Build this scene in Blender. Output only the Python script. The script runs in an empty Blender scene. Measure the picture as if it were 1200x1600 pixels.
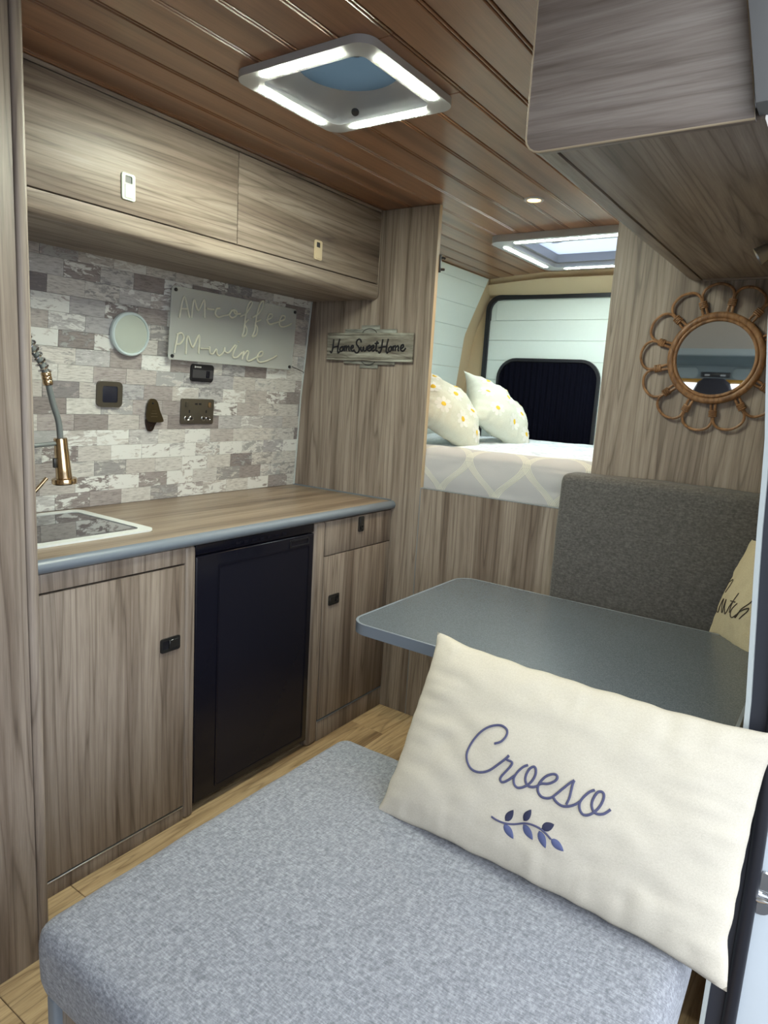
import bpy, bmesh, math, random
from mathutils import Vector, Matrix, Euler, noise as mnoise
random.seed(7)
PI = math.pi
S = bpy.context.scene
COL = S.collection

# ------------------------------------------------------------------ camera, world, exposure
cam_d = bpy.data.cameras.new('camera')
cam = bpy.data.objects.new('camera', cam_d)
COL.objects.link(cam)
cam_d.sensor_fit = 'VERTICAL'
cam_d.sensor_height = 36.0
cam_d.lens = 36.0 * 1064.5974 / 1600.0
cam_d.clip_start = 0.01
CAM = Vector((1.53827, -2.31495, 1.33731))
YAW, PITCH, ROLL = 0.59816, 0.17373, 0.05998
def cam_axes():
    cy, sy, cp, sp = math.cos(YAW), math.sin(YAW), math.cos(PITCH), math.sin(PITCH)
    f = Vector((-sy * cp, cy * cp, -sp)); r = Vector((cy, sy, 0)); u = r.cross(f)
    c, s = math.cos(ROLL), math.sin(ROLL)
    return r * c + u * s, u * c - r * s, f
_r, _u, _f = cam_axes()
M = Matrix((( _r.x, _u.x, -_f.x, CAM.x), (_r.y, _u.y, -_f.y, CAM.y), (_r.z, _u.z, -_f.z, CAM.z), (0, 0, 0, 1)))
cam.matrix_world = M
S.camera = cam

W = bpy.data.worlds.new('overcast_sky')
S.world = W
W.use_nodes = True
W.node_tree.nodes['Background'].inputs[0].default_value = (0.86, 0.93, 1.0, 1)
W.node_tree.nodes['Background'].inputs[1].default_value = 1.9
S.view_settings.view_transform = 'Standard'
S.view_settings.look = 'None'
S.view_settings.gamma = 1
S.view_settings.use_curve_mapping = False
S.view_settings.exposure = 1.1
S.cycles.max_bounces = 10
S.cycles.diffuse_bounces = 6
S.cycles.glossy_bounces = 5
S.cycles.transmission_bounces = 8
S.cycles.transparent_max_bounces = 12
S.cycles.caustics_reflective = False
S.cycles.caustics_refractive = False
S.cycles.sample_clamp_indirect = 6

# a sampling portal (gives no light of its own) in the open side door and in the windscreen
def portal(name, loc, rot, sx, sy):
    d = bpy.data.lights.new(name, 'AREA'); d.shape = 'RECTANGLE'; d.size = sx; d.size_y = sy
    d.cycles.is_portal = True
    o = bpy.data.objects.new(name, d); COL.objects.link(o); o.location = loc; o.rotation_euler = rot
portal('door_opening_portal', (1.53, -1.72, 0.85), (0, PI / 2, 0), 2.5, 1.45)

# ------------------------------------------------------------------ materials
LED_STRENGTH = 150.0
class NT:
    def __init__(s, name):
        s.m = bpy.data.materials.new(name); s.m.use_nodes = True
        s.t = s.m.node_tree; s.n = s.t.nodes; s.b = s.n['Principled BSDF']; s.out = s.n['Material Output']
    def add(s, typ, **kw):
        n = s.n.new('ShaderNode' + typ)
        for k, v in kw.items(): setattr(n, k, v)
        return n
    def put(s, sock, v):
        if isinstance(v, bpy.types.NodeSocket): s.t.links.new(v, sock)
        else:
            if hasattr(sock.default_value, '__len__') and not hasattr(v, '__len__'): v = (v,) * len(sock.default_value)
            if hasattr(sock.default_value, '__len__') and len(sock.default_value) == 4 and len(v) == 3: v = (*v, 1)
            sock.default_value = v
    def math(s, op, a, b=0.0, c=0.0, clamp=False):
        n = s.add('Math', operation=op, use_clamp=clamp); s.put(n.inputs[0], a); s.put(n.inputs[1], b); s.put(n.inputs[2], c); return n.outputs[0]
    def vmath(s, op, a, b):
        n = s.add('VectorMath', operation=op); s.put(n.inputs[0], a); s.put(n.inputs[1], b); return n.outputs[0]
    def noise(s, vec, scale, detail=3, rough=.55, dist=0.0):
        n = s.add('TexNoise'); s.put(n.inputs['Vector'], vec); s.put(n.inputs['Scale'], scale)
        s.put(n.inputs['Detail'], detail); s.put(n.inputs['Roughness'], rough); s.put(n.inputs['Distortion'], dist); return n
    def ramp(s, fac, stops):
        n = s.add('ValToRGB'); s.put(n.inputs[0], fac); e = n.color_ramp.elements
        while len(e) < len(stops): e.new(0.5)
        for el, (p, c) in zip(e, stops): el.position = p; el.color = (*c, 1) if len(c) == 3 else c
        return n.outputs[0]
    def mix(s, fac, a, b, mode='MIX'):
        n = s.add('Mix', data_type='RGBA', blend_type=mode); s.put(n.inputs[0], fac); s.put(n.inputs[6], a); s.put(n.inputs[7], b); return n.outputs[2]
    def coord(s): return s.add('TexCoord').outputs['Object']
    def rnd(s): return s.add('ObjectInfo').outputs['Random']
    def bump(s, h, strength=.3, dist=.002):
        n = s.add('Bump'); s.put(n.inputs['Height'], h); s.put(n.inputs['Strength'], strength); s.put(n.inputs['Distance'], dist)
        s.t.links.new(n.outputs[0], s.b.inputs['Normal'])
    def set(s, **kw):
        nm = dict(col='Base Color', rough='Roughness', metal='Metallic', spec='Specular IOR Level', coat='Coat Weight', coatr='Coat Roughness', trans='Transmission Weight', ior='IOR', alpha='Alpha', em='Emission Color', ems='Emission Strength', sheen='Sheen Weight', sss='Subsurface Weight')
        for k, v in kw.items(): s.put(s.b.inputs[nm[k]], v)
        return s.m

def plain(name, col, rough=.5, **kw):
    q = NT(name)
    n = q.noise(q.coord(), 60, 2)
    c = q.mix(q.math('MULTIPLY', n.outputs['Fac'], .12), col, tuple(x * .75 for x in col))
    return q.set(col=c, rough=rough, **kw)

def wood(name, axis, dark=(.150, .118, .096), mid=(.275, .228, .190), light=(.37, .318, .272), rough=.42, along=.035, per_object=True, wobble=.07, lines=.75, coat=0.0):
    q = NT(name)
    v = q.coord()
    if per_object:
        v = q.vmath('ADD', v, q.vmath('MULTIPLY', q.rnd(), (7.3, 11.1, 5.7)))
    sc = [1, 1, 1]; sc[axis] = along
    lo = [1.0, 1.0, 1.0]; lo[axis] = .22
    wob = q.noise(q.vmath('MULTIPLY', v, tuple(lo)), 2.6, 1)
    d = q.vmath('MULTIPLY', q.vmath('SUBTRACT', wob.outputs['Color'], (.5, .5, .5)), tuple(0.0 if i == axis else wobble for i in range(3)))
    p = q.vmath('ADD', q.vmath('MULTIPLY', v, tuple(sc)), d)
    n1 = q.noise(p, 62, 5, .62)
    n2 = q.noise(p, 15, 3, .5)
    n3 = q.noise(p, 330, 2, .6)
    c = q.ramp(n1.outputs['Fac'], [(.22, dark), (.48, mid), (.80, light)])
    k = q.ramp(n2.outputs['Fac'], [(.34, (.62, .58, .56)), (.47, (.93, .92, .91)), (.62, (1.08, 1.08, 1.08))])
    c = q.mix(1.0, c, k, 'MULTIPLY')
    f = q.ramp(n3.outputs['Fac'], [(.32, (.80, .79, .78)), (.6, (1.05, 1.05, 1.05))])
    c = q.mix(.6, c, f, 'MULTIPLY')
    n4 = q.noise(p, 21, 1, .4)
    ln = q.math('ABSOLUTE', q.math('SUBTRACT', q.math('FRACT', q.math('MULTIPLY', n4.outputs['Fac'], 7.0)), .5))
    c = q.mix(lines, c, q.ramp(ln, [(0.0, (.50, .47, .45)), (.10, (.88, .87, .86)), (.30, (1.03, 1.03, 1.03))]), 'MULTIPLY')
    q.bump(n3.outputs['Fac'], .12, .0006)
    return q.set(col=c, rough=rough, spec=.35, coat=coat, coatr=.28)

WOOD_Z = wood('driftwood_laminate_upright', 2)
WOOD_Y = wood('driftwood_laminate_lengthwise', 1)
WOOD_X = wood('driftwood_laminate_across_lit', 0, dark=(.20, .165, .14), mid=(.36, .31, .275), light=(.46, .41, .37), along=.04, lines=.4, wobble=.04)  # lightened beyond the other laminates, standing in for light on the end panel
WOOD_TOP = wood('driftwood_worktop', 1, dark=(.17, .125, .09), mid=(.29, .225, .165), light=(.37, .30, .225), rough=.33, along=.03)
CEIL = wood('mahogany_ceiling', 1, dark=(.235, .110, .055), mid=(.29, .142, .073), light=(.34, .172, .090), rough=.30, along=.03, wobble=.02, lines=.15, coat=.4)
CEIL_EDGE = plain('dark_ceiling_backing', (.02, .010, .006), .7)
OAK = wood('oak_vinyl_floor', 1, dark=(.32, .215, .115), mid=(.48, .35, .20), light=(.58, .44, .27), rough=.45, along=.08)
ALU = plain('brushed_grey_edging', (.30, .33, .36), .35, metal=.3)
SILVER = plain('satin_silver_strip', (.55, .56, .57), .3, metal=.9)
GREYEDGE = plain('blue_grey_edge_band', (.165, .195, .235), .36)
GREYEDGE_DK = plain('slate_grey_edge_band', (.135, .155, .18), .32)
BLACK = plain('black_plastic', (.012, .012, .016), .38)
GLOSSBLACK = plain('gloss_black_fridge', (.008, .008, .014), .16, spec=.3)
PANELBLACK = plain('fridge_door_panel', (.011, .011, .018), .24, spec=.25)
RUBBER = plain('black_rubber', (.009, .009, .014), .45)
NAVYTRIM = plain('dark_grey_trim', (.022, .024, .034), .5)
PLATE = plain('bronze_pewter_plate', (.155, .14, .115), .34, metal=.75)
DARKPLATE = plain('gunmetal_handle', (.075, .075, .075), .33, metal=.8)
CREAMPLATE = plain('white_handle_plate', (.50, .58, .47), .5)
CREAMPLATE2 = plain('almond_handle_plate', (.58, .48, .33), .5)
BRASS = plain('polished_bronze', (.62, .47, .30), .16, metal=1.0)
CHROME = plain('chrome', (.75, .76, .78), .12, metal=1.0)
HOSE = plain('grey_hose', (.16, .18, .18), .4)
WHITEPL = plain('white_plastic', (.46, .47, .49), .38)
WHITEPAINT = plain('white_van_paint', (.62, .68, .74), .25)
JAMBWHITE = plain('pale_jamb_strip', (.46, .50, .50), .5)
SHIP = plain('white_painted_boards', (.74, .81, .77), .5)
SHIPX = plain('white_painted_door_boards', (.74, .81, .77), .5)
BEIGE = plain('beige_carpet_lining', (.60, .47, .30), .9)
CURT = plain('navy_black_curtain', (.004, .004, .009), .9, spec=.05)
GREYPL = plain('grey_cab_plastic', (.20, .25, .26), .55)
GREYPL2 = plain('light_grey_cab_plastic', (.36, .42, .43), .55)
HEADL = plain('beige_headliner', (.66, .60, .51), .9)
SEATF = plain('black_seat_fabric', (.010, .010, .018), .8)
YEL = plain('yellow_band', (.85, .42, .04), .6)
TARMAC = plain('tarmac', (.08, .08, .085), .9)

def emit(name, col, s):
    q = NT(name); return q.set(col=(.8, .8, .8), em=col, ems=s)
LED = emit('led_diffuser', (.95, 1.0, .82), LED_STRENGTH)
LEDR = emit('led_diffuser_cool', (.86, 1.0, .95), LED_STRENGTH * .28)
WARM = emit('warm_downlight', (1.0, .50, .13), 7)

def fabric(name, a, b, c, scale=1.0, rough=.9, bump=.5, sheen=.15, weave=(1, 1)):
    q = NT(name); v = q.coord()
    n1 = q.noise(q.vmath('MULTIPLY', v, (130 * scale, 60 * scale, 140 * scale)), 1, 3, .6)
    n2 = q.noise(q.vmath('MULTIPLY', v, (60 * scale, 260 * scale, 200 * scale)), 1, 3, .6)
    n3 = q.noise(v, 520 * scale, 2, .6)
    f = q.math('MULTIPLY', q.math('ADD', n1.outputs['Fac'], n2.outputs['Fac']), .5)
    col = q.ramp(f, [(.36, a), (.5, b), (.64, c)])
    col = q.mix(.6, col, q.ramp(n3.outputs['Fac'], [(.3, (.72, .72, .72)), (.65, (1.1, 1.1, 1.1))]), 'MULTIPLY')
    q.bump(q.math('ADD', f, n3.outputs['Fac']), bump, .0012)
    return q.set(col=col, rough=rough, spec=.1, sheen=sheen)
GREYF = fabric('grey_melange_upholstery', (.145, .150, .172), (.225, .233, .262), (.33, .342, .375), 1.5)
CHARF = fabric('charcoal_upholstery', (.072, .068, .067), (.105, .10, .098), (.15, .143, .139), 1.2)
CREAM = fabric('cream_canvas', (.49, .45, .375), (.53, .485, .41), (.555, .515, .44), 3.0, bump=.15, sheen=0)
SAND = fabric('sand_canvas', (.42, .37, .26), (.46, .41, .29), (.50, .45, .32), 3.0, bump=.15, sheen=0)
PILLF = fabric('pale_cream_pillowcase', (.60, .615, .52), (.64, .655, .565), (.67, .685, .60), 2.0, bump=.15, sheen=0)
SHEET = fabric('white_sheet', (.62, .66, .72), (.70, .74, .79), (.75, .79, .83), 1.5, bump=.2, sheen=0)
NAVY = plain('navy_embroidery', (.018, .020, .055), .7)
NAVY2 = plain('slate_blue_embroidery', (.075, .090, .20), .7)
THREAD = plain('indigo_thread', (.060, .062, .130), .7)
INKBR = plain('dark_brown_thread', (.035, .025, .018), .7)
PETALW = plain('white_daisy_petal', (.72, .72, .67), .8)
DAISYY = plain('yellow_daisy_centre', (.75, .50, .03), .8)
NEON = plain('unlit_neon_tube', (.60, .60, .50), .4)
RATTAN = wood('rattan_cane', 2, dark=(.17, .085, .040), mid=(.29, .155, .075), light=(.40, .23, .12), rough=.42, along=.4, per_object=False)
WEATHER = wood('weathered_grey_board', 0, dark=(.085, .080, .072), mid=(.27, .28, .255), light=(.43, .46, .42), rough=.8, along=.12)
WEATHER2 = wood('weathered_brown_board', 0, dark=(.045, .036, .030), mid=(.25, .24, .205), light=(.50, .52, .465), rough=.8, along=.12)
ANTIQUE = plain('antique_bronze', (.085, .065, .035), .42, metal=.8)
STONE = NT('speckled_grey_laminate')
_v = STONE.coord(); _n = STONE.noise(_v, 420, 2, .7); _n2 = STONE.noise(_v, 5, 2)
STONE = STONE.set(col=STONE.mix(.35, STONE.ramp(_n.outputs['Fac'], [(.34, (.050, .064, .080)), (.5, (.084, .103, .124)), (.66, (.140, .162, .187))]), STONE.ramp(_n2.outputs['Fac'], [(.3, (.080, .095, .112)), (.7, (.100, .117, .135))])), rough=.27, spec=.6)
MIRROR = NT('mirror_glass').set(col=(.86, .88, .87), metal=1.0, rough=.02)
def glassy(name, tint, mixf, rough=.08):
    q = NT(name)
    tr = q.add('BsdfTransparent'); q.put(tr.inputs[0], (1, 1, 1))
    q.set(col=tint, rough=rough, spec=.6)
    mx = q.add('MixShader'); q.put(mx.inputs[0], mixf)
    q.t.links.new(tr.outputs[0], mx.inputs[1]); q.t.links.new(q.b.outputs[0], mx.inputs[2]); q.t.links.new(mx.outputs[0], q.out.inputs[0])
    return q.m
ACRYL = glassy('frosted_acrylic', (.60, .63, .61), .50, .16)
SINKGLASS = NT('smoked_sink_glass').set(col=(.035, .037, .05), rough=.04, spec=.9, coat=.6, coatr=.02)
WINDSCR = glassy('windscreen_glass', (.3, .36, .36), .12, .05)
def translucent(name, col, gl=.15):
    q = NT(name)
    tl = q.add('BsdfTranslucent'); q.put(tl.inputs[0], col)
    q.set(col=col, rough=.3)
    mx = q.add('MixShader'); q.put(mx.inputs[0], gl)
    q.t.links.new(tl.outputs[0], mx.inputs[1]); q.t.links.new(q.b.outputs[0], mx.inputs[2]); q.t.links.new(mx.outputs[0], q.out.inputs[0])
    return q.m
DOME = translucent('blue_tinted_dome', (.036, .054, .066), .35)
BLIND = translucent('frosted_skylight_pane', (.62, .66, .74), .2)
LAMPGL = plain('pale_green_diffuser', (.50, .56, .50), .3)
LAMPRING = plain('pale_blue_lamp_rim', (.56, .66, .68), .3)

# vinyl wall tiles: every tile draws its own shade, grain and flaking white paint
q = NT('weathered_plank_tile')
_r1 = q.rnd(); _r2 = q.math('FRACT', q.math('MULTIPLY', _r1, 17.31)); _r3 = q.math('FRACT', q.math('MULTIPLY', _r1, 53.77))
_v = q.vmath('ADD', q.coord(), q.vmath('MULTIPLY', _r1, (31.0, 47.0, 23.0)))
_n = q.noise(q.vmath('MULTIPLY', _v, (1, .16, 1)), 240, 4, .65)
_b = q.noise(q.vmath('MULTIPLY', _v, (1, .35, 1)), 55, 4, .7, .6)
_base = q.ramp(_r1, [(0.0, (.24, .21, .205)), (.3, (.40, .365, .355)), (.5, (.50, .475, .45)), (.75, (.60, .59, .56)), (1.0, (.40, .395, .41))])
_c = q.mix(.9, _base, q.ramp(_n.outputs['Fac'], [(.3, (.55, .53, .53)), (.48, (.95, .95, .95)), (.65, (1.12, 1.12, 1.12))]), 'MULTIPLY')
_th = q.math('MULTIPLY_ADD', _r2, .55, .36)
_mask = q.math('MULTIPLY', q.math('SUBTRACT', _b.outputs['Fac'], _th), 14, clamp=True)
_white = q.mix(_mask, _c, (.70, .71, .69))
_mask2 = q.math('MULTIPLY', q.math('SUBTRACT', _b.outputs['Fac'], q.math('MULTIPLY_ADD', _r3, .6, .38)), 12, clamp=True)
_c = q.mix(q.math('MULTIPLY', _mask2, .6), _white, (.15, .145, .16))
q.bump(_n.outputs['Fac'], .15, .0008)
TILE = q.set(col=_c, rough=.55, spec=.3)
GROUT = plain('vinyl_backing', (.30, .29, .29), .7)

# duvet: ogee bands of cream cords on grey
q = NT('ogee_pattern_duvet'); _uv = q.add('UVMap').outputs[0]
_sx = q.add('SeparateXYZ'); q.put(_sx.inputs[0], _uv); _U, _V = _sx.outputs[0], _sx.outputs[1]
_acc = None
for sgn in (1, -1):
    wv = q.math('MULTIPLY', q.math('SUBTRACT', 1.0, q.math('COSINE', q.math('MULTIPLY', _V, 2 * PI / .31))), .05875 * sgn)
    ph = q.math('SUBTRACT', q.math('FRACT', q.math('DIVIDE', q.math('ADD', _U, wv), .235)), .5)
    e = q.math('MULTIPLY', q.math('ABSOLUTE', ph), .235)
    band = q.math('LESS_THAN', e, .0165)
    st = q.math('MULTIPLY_ADD', q.math('COSINE', q.math('MULTIPLY', e, 2 * PI / .0068)), .42, .58)
    bb = q.math('MULTIPLY', band, st)
    _acc = bb if _acc is None else q.math('MAXIMUM', _acc, bb)
_n = q.noise(q.coord(), 300, 2)
q.bump(q.math('ADD', _acc, q.math('MULTIPLY', _n.outputs['Fac'], .3)), .5, .003)
DUVET = q.set(col=q.mix(_acc, (.46, .455, .47), (.66, .65, .575)), rough=.85, spec=.1)
# top of the sheet: soft white paisley
q = NT('white_printed_sheet'); _n = q.noise(q.coord(), 22, 3, .6, 1.5)
SHEETP = q.set(col=q.ramp(_n.outputs['Fac'], [(.40, (.50, .55, .63)), (.5, (.66, .71, .76)), (.6, (.74, .79, .82))]), rough=.85)

# ------------------------------------------------------------------ builders
class MB:
    def __init__(s): s.bm = bmesh.new()
    def box(s, x0, x1, y0, y1, z0, z1, bev=0.0, seg=2):
        x0, x1 = sorted((x0, x1)); y0, y1 = sorted((y0, y1)); z0, z1 = sorted((z0, z1))
        vs = [s.bm.verts.new(p) for p in ((x0, y0, z0), (x1, y0, z0), (x1, y1, z0), (x0, y1, z0), (x0, y0, z1), (x1, y0, z1), (x1, y1, z1), (x0, y1, z1))]
        fs = [s.bm.faces.new([vs[i] for i in f]) for f in ((0, 3, 2, 1), (4, 5, 6, 7), (0, 1, 5, 4), (1, 2, 6, 5), (2, 3, 7, 6), (3, 0, 4, 7))]
        if bev:
            es = list({e for f in fs for e in f.edges})
            bmesh.ops.bevel(s.bm, geom=es, offset=bev, segments=seg, profile=.5, affect='EDGES')
        return s
    def prism(s, poly, d, bev=0.0, seg=2):
        """extrude a closed planar polygon of 3-D points by vector d"""
        d = Vector(d)
        a = [s.bm.verts.new(Vector(p)) for p in poly]; b = [s.bm.verts.new(Vector(p) + d) for p in poly]
        n = len(poly); fs = []
        fs.append(s.bm.faces.new(a[::-1])); fs.append(s.bm.faces.new(b))
        for i in range(n): fs.append(s.bm.faces.new((a[i], a[(i + 1) % n], b[(i + 1) % n], b[i])))
        if bev:
            es = list({e for f in fs[:2] for e in f.edges})
            bmesh.ops.bevel(s.bm, geom=es, offset=bev, segments=seg, profile=.5, affect='EDGES')
        return s
    def tube(s, pts, r, closed=False, n=8, cap=True, flat=None):
        """tube along points; r number or list; flat=(normal, factor) squashes the section along normal"""
        pts = [Vector(p) for p in pts]; m = len(pts)
        rr = r if isinstance(r, (list, tuple)) else [r] * m
        rings = []; up = None
        for i in range(m):
            if closed: t = pts[(i + 1) % m] - pts[i - 1]
            else: t = pts[min(i + 1, m - 1)] - pts[max(i - 1, 0)]
            if t.length < 1e-9: t = Vector((0, 0, 1))
            t.normalize()
            if up is None: up = Vector((0, 0, 1)) if abs(t.z) < .9 else Vector((1, 0, 0))
            a = (up - t * up.dot(t))
            if a.length < 1e-6: a = t.orthogonal()
            a.normalize(); b = t.cross(a); up = a
            ring = []
            for k in range(n):
                o = a * math.cos(2 * PI * k / n) * rr[i] + b * math.sin(2 * PI * k / n) * rr[i]
                if flat: nn = Vector(flat[0]); o -= nn * o.dot(nn) * (1 - flat[1])
                ring.append(s.bm.verts.new(pts[i] + o))
            rings.append(ring)
        for i in range(m if closed else m - 1):
            A, B = rings[i], rings[(i + 1) % m]
            off = 0
            if closed and i == m - 1:
                off = min(range(n), key=lambda q: (A[0].co - B[q].co).length)
            for k in range(n): s.bm.faces.new((A[k], A[(k + 1) % n], B[(k + 1 + off) % n], B[(k + off) % n]))
        if cap and not closed:
            s.bm.faces.new(rings[0][::-1]); s.bm.faces.new(rings[-1])
        return s
    def lathe(s, prof, org, axis, n=32):
        """prof: (radius, height) list about axis through org"""
        ax = Vector(axis).normalized(); a = ax.orthogonal().normalized(); b = ax.cross(a); org = Vector(org); rings = []
        for r, h in prof:
            if r < 1e-6: rings.append([s.bm.verts.new(org + ax * h)])
            else: rings.append([s.bm.verts.new(org + ax * h + (a * math.cos(2 * PI * k / n) + b * math.sin(2 * PI * k / n)) * r) for k in range(n)])
        for A, B in zip(rings, rings[1:]):
            if len(A) == 1 and len(B) == 1: continue
            for k in range(n):
                if len(A) == 1: s.bm.faces.new((A[0], B[k], B[(k + 1) % n]))
                elif len(B) == 1: s.bm.faces.new((A[k], B[0], A[(k + 1) % n]))
                else: s.bm.faces.new((A[k], B[k], B[(k + 1) % n], A[(k + 1) % n]))
        return s
    def grid(s, fn, nu, nv, thick=0.0):
        v = [[s.bm.verts.new(fn(i / nu, j / nv)) for j in range(nv + 1)] for i in range(nu + 1)]
        for i in range(nu):
            for j in range(nv): s.bm.faces.new((v[i][j], v[i + 1][j], v[i + 1][j + 1], v[i][j + 1]))
        if thick:
            fs = list(s.bm.faces)
            bmesh.ops.solidify(s.bm, geom=fs, thickness=thick)
        return s
    def xform(s, m):
        bmesh.ops.transform(s.bm, matrix=m, verts=s.bm.verts); return s

ORG = {}
def obj(name, mb, mat, parent=None, smooth=True, angle=38, loc=None):
    bm = mb.bm if isinstance(mb, MB) else mb
    bmesh.ops.recalc_face_normals(bm, faces=bm.faces)
    off = ORG.get(parent.name, Vector()) if parent else (Vector(loc) if loc else Vector())
    if off.length: bmesh.ops.translate(bm, verts=bm.verts, vec=-off)
    me = bpy.data.meshes.new(name); bm.to_mesh(me); bm.free()
    me.materials.append(mat)
    if smooth:
        me.polygons.foreach_set('use_smooth', [True] * len(me.polygons))
        try: me.set_sharp_from_angle(angle=math.radians(angle))
        except Exception: pass
    o = bpy.data.objects.new(name, me); COL.objects.link(o)
    if parent: o.parent = parent
    elif loc: o.location = loc
    ORG[o.name] = off
    return o
def tag(o, label=None, cat=None, group=None, kind=None):
    if label: o['label'] = label
    if cat: o['category'] = cat
    if group: o['group'] = group
    if kind: o['kind'] = kind
    return o
def thing(name, label, cat, loc=(0, 0, 0), group=None):
    o = bpy.data.objects.new(name, None); COL.objects.link(o); o.location = loc; o.empty_display_size = .05
    ORG[o.name] = Vector(loc)
    return tag(o, label, cat, group)
def struct(name, mb, mat, parent=None, label=None, **kw):
    o = obj(name, mb, mat, parent, **kw)
    if not parent: o['kind'] = 'structure'
    if label: o['label'] = label
    return o
def catmull(pts, k=6, closed=False):
    pts = [Vector(p) for p in pts]; n = len(pts); out = []
    if n < 3 and not closed: return pts
    rng = range(n) if closed else range(n - 1)
    for i in rng:
        p0 = pts[(i - 1) % n] if closed or i > 0 else pts[0] * 2 - pts[1]
        p1, p2 = pts[i], pts[(i + 1) % n]
        p3 = pts[(i + 2) % n] if closed or i + 2 < n else pts[-1] * 2 - pts[-2]
        for j in range(k):
            t = j / k
            out.append(.5 * ((2 * p1) + (p2 - p0) * t + (2 * p0 - 5 * p1 + 4 * p2 - p3) * t * t + (3 * p1 - p0 - 3 * p2 + p3) * t ** 3))
    if not closed: out.append(pts[-1])
    return out
def rrect(cx, cy, w, h, r, n=6):
    out = []
    for sx, sy, a0 in ((1, 1, 0), (-1, 1, 90), (-1, -1, 180), (1, -1, 270)):
        for k in range(n + 1):
            a = math.radians(a0 + 90 * k / n)
            out.append((cx + sx * (w / 2 - r) + r * math.cos(a), cy + sy * (h / 2 - r) + r * math.sin(a)))
    return out
def ring_prism(mb, outer, inner, to3, d):
    """frame between two same-length 2-D loops, extruded by d"""
    n = len(outer); d = Vector(d); L = []
    for loop in (outer, inner): 
        a = [mb.bm.verts.new(to3(p)) for p in loop]; b = [mb.bm.verts.new(Vector(to3(p)) + d) for p in loop]; L.append((a, b))
    (oa, ob), (ia, ib) = L
    for i in range(n):
        j = (i + 1) % n
        for f in ((oa[i], oa[j], ia[j], ia[i]), (ob[i], ib[i], ib[j], ob[j]), (oa[i], ob[i], ob[j], oa[j]), (ia[i], ia[j], ib[j], ib[i])): mb.bm.faces.new(f)
    return mb
def soft_box(x0, x1, y0, y1, z0, z1, r=.04, crown=.008, nz=1, seed=0, cuts=18, lump=.003):
    """upholstered slab: rounded edges, slight crown and lumps"""
    mb = MB(); mb.box(x0, x1, y0, y1, z0, z1)
    bmesh.ops.bevel(mb.bm, geom=list(mb.bm.edges), offset=r, segments=6, profile=.55, affect='EDGES')
    big = [e for e in mb.bm.edges if e.calc_length() > .06]
    bmesh.ops.subdivide_edges(mb.bm, edges=big, cuts=cuts, use_grid_fill=True)
    c = Vector(((x0 + x1) / 2, (y0 + y1) / 2, (z0 + z1) / 2)); h = Vector(((x1 - x0) / 2, (y1 - y0) / 2, (z1 - z0) / 2))
    for v in mb.bm.verts:
        u = Vector(((v.co.x - c.x) / h.x, (v.co.y - c.y) / h.y, (v.co.z - c.z) / h.z))
        nn = mnoise.noise(v.co * 9 + Vector((seed, 0, 0)))
        for ax in range(3):
            o = [i for i in range(3) if i != ax]
            bulge = (1 - min(1, abs(u[o[0]])) ** 2) * (1 - min(1, abs(u[o[1]])) ** 2)
            if abs(u[ax]) > .6: v.co[ax] += math.copysign(crown * bulge + lump * nn, u[ax])
    return mb
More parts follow.
